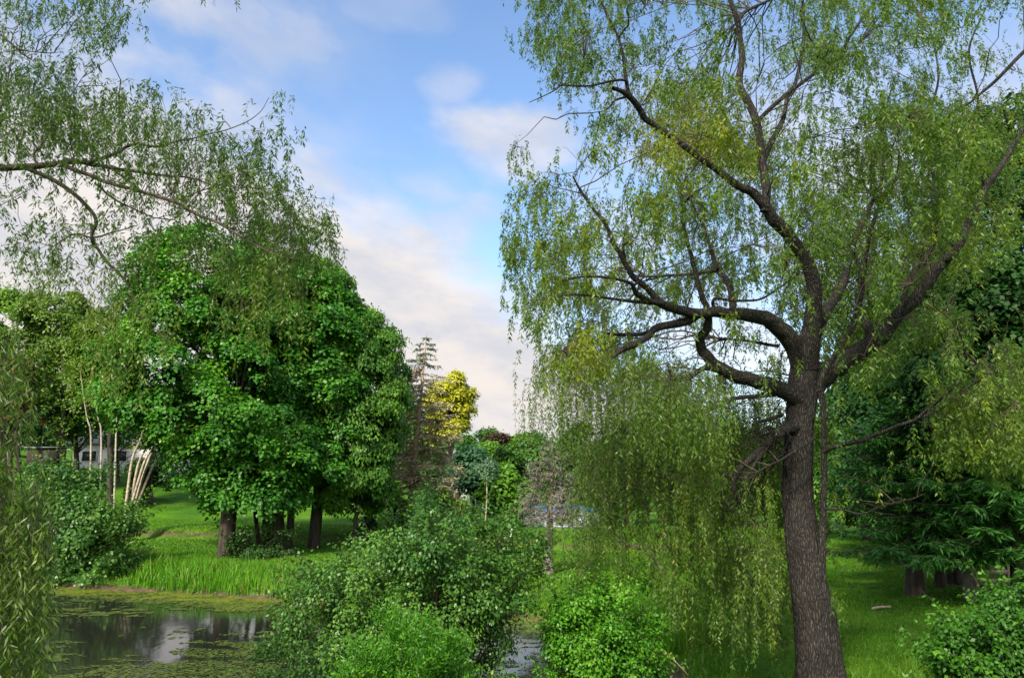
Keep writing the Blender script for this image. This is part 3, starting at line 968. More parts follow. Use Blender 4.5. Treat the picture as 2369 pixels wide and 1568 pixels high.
for pts in ([(-60, 700, 4), (-20, 900, 3), (10, 1050, 2.5), (30, 1150, 2), (110, 1230, 1.5), (130, 1290, 1)], [(-40, 1250, 4), (20, 1262, 3), (70, 1240, 2.5), (105, 1190, 2), (125, 1250, 1.5)],
            [(-40, 1230, 3), (10, 1300, 2), (50, 1340, 1.5), (110, 1320, 1)], [(-80, 800, 3), (20, 1000, 2), (60, 1180, 1.5), (70, 1400, 1)], [(-90, 820, 4), (-50, 1000, 3), (-40, 1250, 4)], [(-40, 1230, 2), (-20, 1400, 2), (30, 1520, 1)]):
    wl(pts, 0.0, 0.2, 5, gw)
gw.build("trunk", M_twig, lw, lb, True)
gtw.build("twigs", M_twig, lw, lb, True)
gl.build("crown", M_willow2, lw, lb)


# ------------------------------------------------------------------ broadleaf crowns
def lathe_clumps(rows, D, n, shell=0.5, ratio=0.85, lump=0.28, seed=1, lobe=1.0, per=11, flat=0.7):
    """points and outward directions of leaf clumps: big lobes on a crown of given outline, clumps over each lobe"""
    a = np.array(rows, float)
    if lobe:
        m = lobe / D * F * 0.30
        a = a.copy()
        a[:, 1] = np.minimum(a[:, 1] + m, (a[:, 1] + a[:, 2]) / 2 - 3)
        a[:, 2] = np.maximum(a[:, 2] - m, (a[:, 1] + a[:, 2]) / 2 + 3)
        a[-1, 0] -= m * 0.8
        a[0, 0] += m * 0.5
        p, o = lathe_clumps(a, D, max(6, n // per), shell, ratio, lump, seed, 0)
        p, o = np.repeat(p, per, 0), np.repeat(o, per, 0)
        R = np.repeat(lobe * rng.uniform(0.55, 1.35, len(p) // per), per)
        dv = nrm(rvec(len(p)) + o * 0.75 + np.array([0, 0, 0.45]))
        q = p + dv * (R * rng.uniform(0.75, 1.05, len(p)))[:, None] * np.array([1, 1, flat])
        return q, nrm(dv + o * 0.35)
    ys = rng.uniform(a[0, 0], a[-1, 0], n * 3)
    xl, xr = np.interp(ys, a[:, 0], a[:, 1]), np.interp(ys, a[:, 0], a[:, 2])
    wgt = xr - xl
    k = rng.choice(len(ys), n, p=wgt / wgt.sum())
    ys, xl, xr = ys[k], xl[k], xr[k]
    C = P((xl + xr) / 2, ys, D)
    r = (xr - xl) / 2 / F * D
    th = rng.uniform(0, 6.283, n)
    s = 1 - shell * rng.random(n) ** 2.2
    q = np.stack([np.cos(th) * 1.6, np.sin(th) * 1.6, C[:, 2] * 0.45], -1)
    r = r * (1 - lump / 2 + lump * (vnoise(q, seed) - 0.3))
    pos = C + np.stack([np.cos(th) * r * s, np.sin(th) * r * s * ratio, 0 * th], -1)
    yt = (ys - a[0, 0]) / (a[-1, 0] - a[0, 0])
    out = nrm(np.stack([np.cos(th), np.sin(th) * ratio, 0.9 * (0.5 - yt)], -1))
    return pos, out


def clump_leaves(gl, pos, out, cr, nl, L, W, upb=0.8, droop=0.5, flat=0.25, tint0=0.45, tvar=0.3, jit=0.45, hang=0.25, seed=1, mid=0.45, fold=0.12, tscale=0.35):
    n = len(pos)
    nn = nrm(out * 0.6 + np.array([0, 0, upb]) + rvec(n) * 0.25)
    u = nrm(np.cross(nn, out + rvec(n) * 0.3))
    v = np.cross(nn, u)
    R = cr * rng.uniform(0.55, 1.35, n)
    a = rng.uniform(0, 6.283, (n, nl))
    q = np.sqrt(rng.random((n, nl)))
    du, dv = q * np.cos(a), q * np.sin(a)
    hgt = -droop * q ** 2 + rng.normal(0, flat, (n, nl))
    off = (u[:, None] * du[..., None] + v[:, None] * dv[..., None] + nn[:, None] * hgt[..., None]) * R[:, None, None]
    pp = (pos[:, None] + off).reshape(-1, 3)
    M = len(pp)
    rad = (u[:, None] * du[..., None] + v[:, None] * dv[..., None]).reshape(-1, 3)
    ax = nrm(rad * 1.0 + np.array([0, 0, -hang * 1.5]) + rvec(M) * 0.55)
    nr_ = nrm(np.repeat(nn, nl, 0) + rad * 0.5 + rvec(M) * jit)
    tn = np.repeat(tint0 + tvar * 1.6 * (vnoise(pos * tscale, seed) - 0.5) + rng.normal(0, tvar * 0.35, n), nl) + rng.normal(0, 0.09, M)
    leaves(gl, pp, ax, nr_, L * rng.uniform(0.65, 1.25, M), W * rng.uniform(0.7, 1.2, M), tn, mid, fold)


def boughs(gt, root, pos, k, r0, sides=5):
    """limbs from the trunk line to some of the clumps"""
    s = rng.choice(len(pos), min(k, len(pos)), replace=False)
    e = pos[s]
    zlo, zhi = root[0][2], root[1][2]
    t = np.clip(((e[:, 2] - zlo) / (zhi - zlo) - 0.25) * rng.uniform(0.6, 0.95, len(e)), 0.24, 0.95)[:, None]
    a = np.asarray(root[0]) + (np.asarray(root[1]) - np.asarray(root[0])) * t
    tt = np.linspace(0, 1, 6)
    mid = (a + e) / 2 + np.array([0, 0, 1.0]) * (0.08 * np.linalg.norm(e - a, axis=1))[:, None] + rng.normal(0, 0.2, a.shape)
    pts = ((1 - tt) ** 2)[None, :, None] * a[:, None] + (2 * tt * (1 - tt))[None, :, None] * mid[:, None] + (tt ** 2)[None, :, None] * e[:, None]
    tubes(gt, pts, np.broadcast_to(np.linspace(r0, r0 * 0.15, 6), (len(e), 6)), sides)


def tree(name, label, rows, D, trunks, mat, bark, n=260, cr=0.9, nl=45, L=0.2, W=0.16, group=None, r_tr=0.25, cat="tree", nb=40, **kw):
    """trunks: list of (px at the ground, px at the top, py at the top, radius)"""
    lk = {k: kw.pop(k) for k in ("shell", "ratio", "lump", "lobe", "per") if k in kw}
    base = P(trunks[0][0], 1200, D)
    base[2] = G(base[0], base[1])
    t = thing(name, base, label, cat, group)
    gl, gt = Geo(), Geo()
    seed = int(rng.integers(1, 999))
    pos, out = lathe_clumps(rows, D, n, seed=seed, **lk)
    clump_leaves(gl, pos, out, cr, nl, L, W, seed=seed, **kw)
    for (bx, tx, ty, r) in trunks:
        b0 = P(bx, 1200, D)
        b0[2] = G(b0[0], b0[1]) - 0.1
        top = P(tx, ty, D)
        m1 = b0 + (top - b0) * 0.35 + np.array([rng.normal(0, 0.08), rng.normal(0, 0.1), 0])
        flare = b0 + np.array([0, 0, 0.35])
        limb(gt, [b0, flare, m1, (m1 + top) / 2 + rng.normal(0, 0.12, 3), top], [r * 1.45, r * 1.05, r * 0.85, r * 0.6, r * 0.15], 9, 6, 0.04)
        if nb:
            boughs(gt, (b0, top), pos, max(3, nb // len(trunks)), r * 0.28)
    gt.build("trunk", bark, t, base, True)
    gl.build("crown", mat, t, base)
    return t


M_maple = leaf_mat("maple_leaf", [(0.024, 0.095, 0.013), (0.045, 0.155, 0.018), (0.080, 0.22, 0.016), (0.17, 0.33, 0.014)], trans=0.32, rough=0.45, spec=0.3)
M_linden = leaf_mat("linden_leaf", [(0.036, 0.105, 0.014), (0.075, 0.165, 0.018), (0.12, 0.23, 0.026), (0.26, 0.34, 0.05)], trans=0.35, rough=0.5, spec=0.22)  # pale leaves, with light on the clump's right rim put into the colour
tree("maple_tree", "big dense dark green maple with one thick trunk across the pond",
     [(530, 420, 530), (575, 365, 610), (640, 300, 690), (700, 265, 710), (800, 238, 730), (870, 215, 745), (940, 262, 750), (1000, 345, 750), (1060, 432, 745), (1110, 445, 735), (1165, 440, 690)], 39.0,
     [(527, 560, 620, 0.40)], M_maple, M_darkbark, n=2700, cr=0.55, nl=46, lobe=1.0, per=9, L=0.19, W=0.17, droop=0.55, upb=0.75, tint0=0.40, tvar=0.40, shell=0.55, nb=60, tscale=0.5)
tree("maple_tree", "dark green maple standing on several thin dark stems in the middle of the clump",
     [(540, 540, 690), (580, 520, 745), (640, 490, 800), (700, 480, 840), (800, 480, 880), (900, 490, 870), (1000, 510, 870), (1070, 550, 870), (1110, 570, 850), (1145, 640, 790)], 41.5,
     [(650, 640, 640, 0.27), (620, 600, 760, 0.20), (672, 700, 700, 0.20), (602, 560, 800, 0.12), (640, 655, 800, 0.2)], M_maple, M_darkbark, n=2100, cr=0.50, nl=46, lobe=0.85, per=8, L=0.19, W=0.17, droop=0.55, upb=0.75, tint0=0.32, tvar=0.34, shell=0.55, nb=60, tscale=0.5)
tree("linden_tree", "pale tipped linden with glossy hanging leaves on the right side of the dark clump",
     [(595, 710, 765), (650, 700, 810), (700, 700, 852), (750, 690, 905), (800, 680, 945), (850, 675, 955), (950, 680, 938), (1050, 690, 922), (1140, 715, 918), (1175, 790, 895)], 42.0,
     [(728, 800, 720, 0.33), (820, 850, 900, 0.12)], M_linden, M_darkbark, n=2100, cr=0.48, nl=46, lobe=0.75, per=8, L=0.21, W=0.12, droop=0.8, upb=0.4, hang=0.8, tint0=0.33, tvar=0.34, shell=0.5, nb=50, tscale=0.5)

# low dark plants round the feet of the clump
M_under = leaf_mat("undergrowth_leaf", [(0.014, 0.045, 0.010), (0.028, 0.075, 0.014), (0.05, 0.10, 0.02)], trans=0.25)


def bush(name, label, rows, x0, y0, cell, D, dep, n, nl, cr, L, W, mat, base_px, group=None, stems=24, cat="shrub", bark=M_twig, r_stem=0.018, tint0=0.45, tvar=0.35, floor=True, **kw):
    base = P(base_px, 1300, D)
    base[2] = G(base[0], base[1])
    t = thing(name, base, label, cat, group)
    gl, gt = Geo(), Geo()
    px, py = grid_px(rows, x0, y0, cell, max(8, n // 9), 1.3)
    half = (len(rows[0]) * cell) / 2
    u = (px - (x0 + half)) / half
    dd = dep * np.sqrt(np.clip(1 - u * u, 0.15, 1))
    pos = P(px, py, D + dd * (rng.random(len(px)) * 2 - 1))
    sc = 20.0 / F * D
    pos = np.repeat(pos, 9, 0)
    pos = pos + nrm(rvec(len(pos)) + np.array([0, -0.2, 0.35])) * (sc * np.repeat(rng.uniform(0.5, 1.3, len(px)), 9) * rng.uniform(0.6, 1.1, len(pos)))[:, None]
    gzz = gz(pos[:, 0], pos[:, 1])
    if floor:
        ok = pos[:, 2] > np.maximum(gzz, 0.0) + 0.05
        pos = pos[ok]
    cen = pos.mean(0)
    out = nrm((pos - cen) * np.array([1, 1, 0.8]) + rvec(len(pos)) * 0.4)
    clump_leaves(gl, pos, out, cr, nl, L, W, tint0=tint0, tvar=tvar, seed=int(rng.integers(1, 999)), **kw)
    s = rng.choice(len(pos), min(stems, len(pos)), replace=False)
    e = pos[s]
    b0 = base + np.stack([rng.normal(0, 0.16, len(e)), rng.normal(0, 0.16, len(e)), np.full(len(e), -0.05)], -1) * max(1, dep * 0.8)
    b0[:, 2] = np.minimum(b0[:, 2], gz(b0[:, 0], b0[:, 1]) - 0.03)
    mid = (b0 + e) / 2 + np.array([0, 0, 0.12]) * np.linalg.norm(e - b0, axis=1)[:, None] + rng.normal(0, 0.08, e.shape)
    tt = np.linspace(0, 1, 7)
    pts = ((1 - tt) ** 2)[None, :, None] * b0[:, None] + (2 * tt * (1 - tt))[None, :, None] * mid[:, None] + (tt ** 2)[None, :, None] * e[:, None]
    tubes(gt, pts, np.broadcast_to(np.linspace(r_stem, r_stem * 0.25, 7), (len(e), 7)), 5)
    # ragged shoots standing out of the outline
    ns = max(12, len(pos) // 6)
    k = rng.choice(len(pos), ns, replace=False)
    tips_d = nrm(out[k] * np.array([1, 1, 0.4]) + np.array([0, 0, 0.75]) + rvec(ns) * 0.3)
    strands(gl, gt, pos[k], tips_d, cr * rng.uniform(1.6, 4.2, ns), 0.25, 16, L, W, tint0 + 0.22 + rng.normal(0, 0.12, ns), K=5, rad=r_stem * 0.22, twigs=1.0)
    gt.build("stems", bark, t, base, True)
    gl.build("foliage", mat, t, base)
    return t


M_alder = leaf_mat("alder_leaf", [(0.028, 0.085, 0.020), (0.050, 0.130, 0.026), (0.088, 0.185, 0.028), (0.17, 0.28, 0.033)], trans=0.32, rough=0.42, spec=0.35)
M_lime_shaded = leaf_mat("lime_leaf_shaded", [(0.026, 0.085, 0.009), (0.044, 0.13, 0.010), (0.075, 0.19, 0.014), (0.14, 0.27, 0.022)], trans=0.3, rough=0.45)  # darker copy of the lime leaf, the corner bush's shade put into its colour
M_lime = leaf_mat("lime_leaf", [(0.040, 0.13, 0.010), (0.065, 0.19, 0.012), (0.10, 0.25, 0.016), (0.17, 0.30, 0.03)], trans=0.35, rough=0.45)
bush("broad_shrub", "broad mid green alder shrub at the near pond edge in the centre",
     ["0000000000000", "0000002344420", "0000256667763", "0024688888886", "0146788888887", "0368888888886", "0478888888884", "3678888888640", "5788888886420", "4688888863320", "3588888653220"],
     604, 1090, 50, 13.2, 1.7, 2900, 28, 0.20, 0.066, 0.043, M_alder, 1000, stems=150, r_stem=0.022, droop=0.3, flat=0.5, jit=0.7, upb=0.6, tint0=0.40, tvar=0.40, tscale=0.8)
bush("leafy_bush", "low bright green feathery bush in front of the broad alder shrub, at the lower edge",
     ["00110100", "02332310", "24555543", "46777764", "57888875", "57888886"], 800, 1410, 36, 9.6, 0.7, 900, 30, 0.11, 0.055, 0.018, M_lime, 930, stems=60, r_stem=0.008, droop=0.1, flat=0.6, jit=0.8, hang=-0.5, upb=0.8, tint0=0.35, tvar=0.35, tscale=1.2)
bush("leafy_bush", "rounded light green bush on the bank under the hanging willow curtain",
     ["0121000", "1354210", "3566421", "5777632", "5888864", "4888875", "3788886", "2788886"], 1270, 1310, 38, 13.0, 1.1, 1300, 26, 0.16, 0.060, 0.042, M_lime, 1400, stems=60, r_stem=0.012, droop=0.3, flat=0.5, jit=0.7, tint0=0.38, tvar=0.42, tscale=1.0)
bush("leafy_bush", "bright green broad leaved bush in the lower right corner",
     ["0000013", "0000136", "0012468", "1357888", "3577888", "4678888", "5788888"], 2135, 1285, 50, 9.2, 1.0, 2100, 26, 0.12, 0.054, 0.040, M_lime_shaded, 2330, stems=70, r_stem=0.012, droop=0.3, flat=0.45, jit=0.6, tint0=0.30, tvar=0.40, tscale=1.0)
bush("alder_shrub", "rounded green shrub on the far bank at the left, leaning over the water",
     ["0111000", "1243100", "2466310", "4677530", "4788864", "4788876", "4788876", "3788864", "1566642"], 42, 1005, 39, 35.2, 2.2, 1100, 30, 0.42, 0.15, 0.11, M_alder, 180, stems=40, r_stem=0.05, droop=0.4, flat=0.5, jit=0.6, tint0=0.36, tvar=0.40, bark=M_darkbark)
bush("low_shrub", "low dark undergrowth round the feet of the maple stems",
     ["013210", "256652", "267762"], 500, 1205, 30, 38.0, 0.9, 160, 30, 0.28, 0.12, 0.09, M_under, 580, stems=20, r_stem=0.02)

# ------------------------------------------------------------------ conifers
def conifer(name, label, px, pz_top, D, R, z0, mat, bark, wh=26, per=6, droop=0.25, twig=34, tl=0.5, nl_w=0.02, r=0.2, lean=0.0, upturn=0.15, cat="tree", group=None, tint0=0.5, top_mat=None, top_from=0.8, tilt_px=0.0, gap=0.0, cone=0.85, open_front=0.0):
    base = P(px, 1200, D)
    base[2] = G(base[0], base[1])
    top = P(px + tilt_px, pz_top, D)
    t = thing(name, base, label, cat, group)
    gt, gn, gtop = Geo(), Geo(), Geo()
    H = top[2] - base[2]
    k = 12
    tt = np.linspace(0, 1, k)[:, None]
    line = base + (top - base) * tt + rng.normal(0, 0.02, (k, 3)) * H * 0.05
    line[0] = base - np.array([0, 0, 0.1])
    line[-1] = top
    limb(gt, line, r * (1 - 0.94 * tt[:, 0]) + r * 0.35 * np.exp(-tt[:, 0] * 25), 10, 4)
    for i in range(wh):
        s = z0 + (1 - z0) * (i / wh) ** 0.95
        c = base + (top - base) * s
        rad = R * ((1 - s) / (1 - z0)) ** cone
        npb = per + int(rng.integers(-1, 2))
        for j in range(npb):
            if rng.random() < gap:
                continue
            a = rng.uniform(0, 6.283)
            if open_front and abs((a - 4.712 + math.pi) % (2 * math.pi) - math.pi) < open_front:
                continue
            ln = rad * rng.uniform(0.6, 1.12) + 0.12
            dirv = np.array([math.cos(a), math.sin(a), 0])
            q = np.linspace(0, 1, 7)[:, None]
            zz = -droop * ln * q + upturn * ln * q ** 3
            pts = c + dirv * ln * q + np.array([0, 0, 1.0]) * zz + rng.normal(0, 0.012, (7, 3)) * ln * q
            tubes(gt, pts[None], (np.linspace(0.030, 0.006, 7) * (0.4 + rad / R))[None], 4)
            nt_ = max(6, int(twig * ln / R))
            qq = rng.random(nt_) ** 0.7
            pos = c + dirv * ln * qq[:, None] + np.array([0, 0, 1.0]) * (-droop * ln * qq + upturn * ln * qq ** 3)[:, None]
            sd_ = np.where(rng.random(nt_) < 0.5, -1, 1)[:, None] * np.array([-dirv[1], dirv[0], 0])
            ax = nrm(sd_ * 0.8 + dirv * 0.6 + np.array([0, 0, -0.35]) + rvec(nt_) * 0.3)
            Ls = tl * (0.35 + 0.65 * rad / R) * rng.uniform(0.5, 1.2, nt_)
            g_ = gtop if (top_mat is not None and s > top_from) else gn
            # each twig: several flat needle sprays
            for m_ in range(4):
                sh = pos + ax * (Ls * m_ * 0.22)[:, None]
                leaves(g_, sh, nrm(ax + rvec(nt_) * 0.55), nrm(rvec(nt_) * 0.6 + np.array([0, 0, 0.8])), Ls * 0.55, nl_w * rng.uniform(0.7, 1.3, nt_), tint0 + rng.normal(0, 0.16, nt_))
    gt.build("trunk", bark, t, base, True)
    gn.build("crown", mat, t, base)
    if top_mat is not None:
        o = gtop.build("living_tip", top_mat, t, base)
        o["label"] = "green living tip"
    return t


M_deadn = leaf_mat("dead_needles", [(0.16, 0.15, 0.085), (0.30, 0.265, 0.16), (0.48, 0.42, 0.28)], trans=0.15, rough=0.8, tcol=(1, 1, 1))
M_greyn = leaf_mat("grey_twigs", [(0.080, 0.080, 0.062), (0.155, 0.152, 0.125), (0.27, 0.26, 0.225)], trans=0.1, rough=0.8, tcol=(1, 1, 1))
M_needle = leaf_mat("spruce_needles", [(0.016, 0.062, 0.011), (0.032, 0.11, 0.017), (0.060, 0.17, 0.024)], trans=0.15, rough=0.55)
M_needle2 = leaf_mat("spruce_tip_needles", [(0.05, 0.085, 0.04), (0.09, 0.13, 0.055)], trans=0.15, rough=0.6)
conifer("dead_spruce", "tall brown dying spruce with a green tip, beside the dark maple clump", 945, 770, 47.0, 3.5, 0.16, M_deadn, M_tan, wh=30, per=8, droop=0.20, twig=44, tl=0.70, nl_w=0.06, r=0.26, top_mat=M_needle2, top_from=0.83, tilt_px=42, upturn=0.12, cone=0.75, open_front=0.25)
conifer("dead_spruce", "small bare grey spruce with a plain straight trunk on the open lawn", 1266, 1000, 33.0, 1.75, 0.40, M_greyn, M_greybark, wh=17, per=8, droop=0.28, twig=42, tl=0.55, nl_w=0.024, r=0.22, tilt_px=12, upturn=0.2, cone=0.8, open_front=0.22)
# spruces under the trees on the right
for (px, top, D, R, lab, gp) in ((2100, 700, 27.0, 3.0, "dark spruce with the thickest trunk of those in the shade at the right", 0.2),
                                  (2222, 640, 26.0, 3.2, "dark drooping spruce with a slim pale trunk near the right edge", 0.1),
                                  (2158, 760, 29.0, 2.6, "slim dark spruce standing behind the two larger ones at the right", 0.2),
                                  (2330, 600, 24.0, 3.4, "dark spruce at the far right edge with boughs down to the bushes", 0.1)):
    conifer("spruce_tree", lab, px, top, D, R, 0.17, M_needle, M_darkbark if px != 2222 else M_greybark, wh=26, per=8, droop=0.30, twig=90, tl=0.55, nl_w=0.055, r=0.27 if px == 2100 else 0.17, group="spruces at the right", upturn=0.22, gap=gp, cone=0.7)

# ------------------------------------------------------------------ trees beyond
def fol(name, *c, trans=0.32):
    return leaf_mat(name, list(c), trans=trans)


M_bg_dark = fol("far_leaf_dark", (0.018, 0.060, 0.014), (0.032, 0.095, 0.020), (0.055, 0.13, 0.026))
M_bg_mid = fol("far_leaf_mid", (0.035, 0.095, 0.016), (0.06, 0.14, 0.022), (0.10, 0.19, 0.03))
M_bg_lime = fol("far_leaf_lime", (0.07, 0.17, 0.012), (0.12, 0.23, 0.016), (0.19, 0.29, 0.03))
M_bg_olive = fol("far_leaf_olive", (0.07, 0.125, 0.020), (0.13, 0.20, 0.030), (0.22, 0.27, 0.045))
M_yellow = fol("far_leaf_yellow", (0.20, 0.24, 0.02), (0.37, 0.385, 0.025), (0.50, 0.48, 0.04))
M_copper = fol("far_leaf_copper", (0.035, 0.022, 0.020), (0.075, 0.045, 0.038), (0.13, 0.075, 0.055))
M_rust = fol("far_leaf_rust", (0.08, 0.055, 0.02), (0.14, 0.085, 0.035), (0.20, 0.13, 0.05))
M_silver = fol("far_leaf_silver", (0.08, 0.14, 0.09), (0.14, 0.22, 0.15), (0.24, 0.32, 0.24))
M_blue = fol("far_leaf_bluegreen", (0.030, 0.080, 0.040), (0.05, 0.12, 0.06), (0.085, 0.17, 0.085))

GB = "trees beyond the lawn"


def oval(cx_, cy_, hw, hh, bot=None, k=9):
    y = np.linspace(-1, 1, k)
    wv = np.sqrt(np.clip(1 - np.abs(y) ** 2.4, 0.02, 1))
    return [(cy_ + hh * q, cx_ - hw * ww, cx_ + hw * ww) for q, ww in zip(y, wv)]


def far(name, label, cx_, cy_, hw, hh, D, mat, bark=M_darkbark, n=220, cr=0.8, nl=36, L=0.34, W=0.26, r=0.22, lobe=None, **kw):
    lobe = 0.26 * hw / F * D if lobe is None else lobe
    return tree(name, label, oval(cx_, cy_, hw, hh), D, [(cx_, cx_, cy_ - hh * 0.5, r)], mat, bark, n=n, cr=cr, nl=nl, L=L, W=W, group=GB, nb=16 if r > 0.08 else 0, lobe=lobe, **kw)


far("lime_tree", "bright yellow green tree at the far left, above the rust coloured one", 30, 800, 80, 120, 64, M_bg_lime, n=420)
far("airy_tree", "tall airy olive green tree left of the maple clump", 140, 800, 105, 130, 58, M_bg_olive, n=620, cr=0.7, nl=34, L=0.28, W=0.2, lump=0.4)
far("airy_tree", "olive green tree close behind the left side of the maple clump", 250, 840, 80, 135, 56, M_bg_olive, n=520, cr=0.7, nl=34, L=0.28, W=0.2, lump=0.4)
far("rust_tree", "rust brown leaved tree at the left edge", 15, 905, 55, 110, 55, M_rust, n=170)
far("green_tree", "mid green tree behind the thin birch stems at the left", 170, 915, 120, 75, 62, M_bg_mid, n=260)
far("dark_tree", "dark green tree behind the low pale house at the left", 300, 960, 90, 75, 84, M_bg_dark, n=200)
far("dark_tree", "dark green shrubby tree uphill of the house, far left", 90, 985, 90, 55, 78, M_bg_dark, n=200)
far("yellow_tree", "golden yellow tree lit by the sun behind the brown spruce", 1040, 950, 52, 97, 62, M_yellow, n=520, cr=0.5, lump=0.55, tint0=0.45, lobe=0.7, L=0.24, W=0.18)
far("green_tree", "mid green tree behind the brown dying spruce", 985, 1010, 75, 120, 66, M_bg_mid, n=200)
far("round_tree", "small round green tree on the skyline left of the copper one", 1112, 1030, 38, 45, 105, M_bg_mid, n=140, cr=1.1, L=0.4, W=0.32)
far("round_tree", "green tree on the skyline right of the copper one", 1185, 1035, 40, 45, 105, M_bg_lime, n=140, cr=1.1, L=0.4, W=0.32)
far("copper_tree", "copper red leaved tree on the skyline between two green ones", 1150, 1042, 28, 42, 95, M_copper, n=120, cr=0.8, L=0.34)
far("lime_tree", "small lime green pointed tree below the copper one", 1130, 1080, 42, 60, 74, M_bg_lime, n=170, cr=0.8)
far("dark_tree", "dark bluish green round shrub tree right of the brown spruce", 1090, 1090, 55, 50, 58, M_blue, n=190, cr=0.8)
far("green_tree", "bright green tree behind the top of the alder shrub", 1165, 1130, 50, 65, 56, M_bg_lime, n=160, cr=0.8, tint0=0.3)
far("silver_tree", "tiny silvery young tree on a thin pale stem", 1122, 1088, 20, 26, 44, M_silver, bark=M_birch, n=40, cr=0.35, nl=22, L=0.16, W=0.09, r=0.06, lobe=0.3)
far("green_tree", "mid green tree behind the bare grey spruce", 1240, 1110, 90, 105, 68, M_bg_mid, n=240)
far("dark_tree", "dark green tree behind the left part of the willow curtain", 1400, 1075, 105, 110, 62, M_bg_dark, n=280)
far("green_tree", "mid green tree behind the middle of the willow curtain", 1540, 1090, 105, 105, 60, M_bg_mid, n=280)
far("dark_tree", "dark green tree behind the willow curtain, nearest to the trunk", 1670, 1090, 100, 105, 58, M_bg_dark, n=260)
far("lime_tree", "bright lime green tree behind the willow trunk", 1850, 1080, 105, 120, 56, M_bg_lime, n=260, tint0=0.3)
far("green_tree", "green tree between the willow trunk and the dark spruces", 2000, 1040, 110, 170, 44, M_bg_mid, n=460, cr=0.95, L=0.26, W=0.2)
far("dark_tree", "broad dark tree right of the willow trunk", 2080, 930, 150, 250, 36, M_bg_dark, n=850, cr=0.95, L=0.24, W=0.19, r=0.35)
far("dark_tree", "very tall dark maple at the right edge reaching above the willow limb", 2345, 690, 215, 480, 25, M_bg_dark, n=1500, cr=0.6, nl=40, lobe=1.2, L=0.19, W=0.17, r=0.35, tint0=0.25)
far("dark_tree", "tall dark leafy tree behind the right willow limb, left of the very tall maple", 2190, 870, 185, 260, 30, M_bg_dark, n=1000, cr=0.7, L=0.22, W=0.18, r=0.3, tint0=0.35)
far("dark_tree", "dark green tree at the right behind the spruces", 2260, 1010, 160, 210, 40, M_bg_dark, n=420, cr=1.0, L=0.26, W=0.2, r=0.3)
far("green_tree", "sunny green tree low behind the spruce trunks at the right", 2430, 1120, 150, 170, 46, M_bg_mid, n=220)

far("green_tree", "low green tree spreading in front of the long pale house at the left", 265, 985, 150, 40, 64, M_bg_mid, n=240, cr=0.6, nl=30, L=0.26, W=0.2, r=0.14)
far("dark_tree", "low dark shrubby tree on the slope behind the leaning birch clump", 352, 1115, 62, 50, 57, M_under, n=170, cr=0.6, L=0.24, W=0.18, r=0.1)
far("dark_tree", "low dark bushy tree in the gap between the clump and the brown spruce", 890, 1200, 62, 52, 46, M_under, n=170, cr=0.6, L=0.24, W=0.18)
far("olive_tree", "low olive bush at the foot of the brown dying spruce", 1010, 1190, 70, 48, 45, M_bg_olive, n=150, cr=0.55, L=0.24, W=0.18, r=0.1)

# birches on the slope at the left
g_b = thing("birch_clump", [0, 0, 0], "leaning clump of five pale birch stems between the green shrub and the maple", "tree")
bs = P(292, 1155, 46.0)
bs[2] = G(bs[0], bs[1])
g_b.location = [float(q) for q in bs]
ends = [(345, 950, 0.0), (362, 985, 0.4), (380, 980, -0.3), (392, 975, 0.3), (410, 985, 0.6)]
mids = [(303, 1075), (316, 1085), (326, 1090), (335, 1085), (345, 1095)]
tips = []
for (ex, ey, dz), (mx_, my_) in zip(ends, mids):
    gt = Geo()
    a0 = bs + np.array([rng.normal(0, 0.05), rng.normal(0, 0.15), -0.08])
    e_ = P(ex, ey, 46 + dz)
    limb(gt, [a0, P(mx_, my_, 46 + dz * 0.5), (P(mx_, my_, 46 + dz * 0.5) + e_) / 2 + rng.normal(0, 0.05, 3), e_], [0.10, 0.08, 0.062, 0.022], 8, 6, 0.10)
    gt.build("stem", M_birch, g_b, bs, True)
    tips.append(e_)
gl = Geo()
pos = np.concatenate([t_ + rng.normal(0, 0.75, (16, 3)) for t_ in tips])
clump_leaves(gl, pos, rvec(len(pos)), 0.5, 22, 0.16, 0.11, tint0=0.5)
gl.build("crown", M_bg_olive, g_b, bs)
for (x0_, x1_, y1_, D_, lab) in ((238, 217, 900, 52, "thin pale birch with a slightly bent stem, middle one of three left of the maple"), (214, 190, 910, 53, "thin pale birch leaning left, leftmost of three left of the maple"),
                              (272, 272, 890, 51, "thin upright pale birch, closest to the maple of three")):
    bb = P(x0_ + 2, 1100, D_)
    bb[2] = G(bb[0], bb[1])
    tb = thing("birch_tree", bb, lab, "tree", "thin birches on the left slope")
    gt, gl = Geo(), Geo()
    top_ = P(x1_ - 6, y1_ - 60, D_)
    m_ = P(x0_ - 4, 1010, D_)
    limb(gt, [bb - np.array([0, 0, 0.1]), m_, P((x0_ + x1_) / 2 - 2, 960, D_), top_], [0.065, 0.058, 0.045, 0.018], 8, 6, 0.03)
    pos = top_ + rng.normal(0, 1.3, (40, 3)) * np.array([1, 1, 1.5]) - np.array([0, 0.4, 0.6])
    clump_leaves(gl, pos, rvec(40), 0.55, 22, 0.17, 0.12, tint0=0.5)
    gt.build("trunk", M_birch, tb, bb, True)
    gl.build("crown", M_bg_olive, tb, bb)

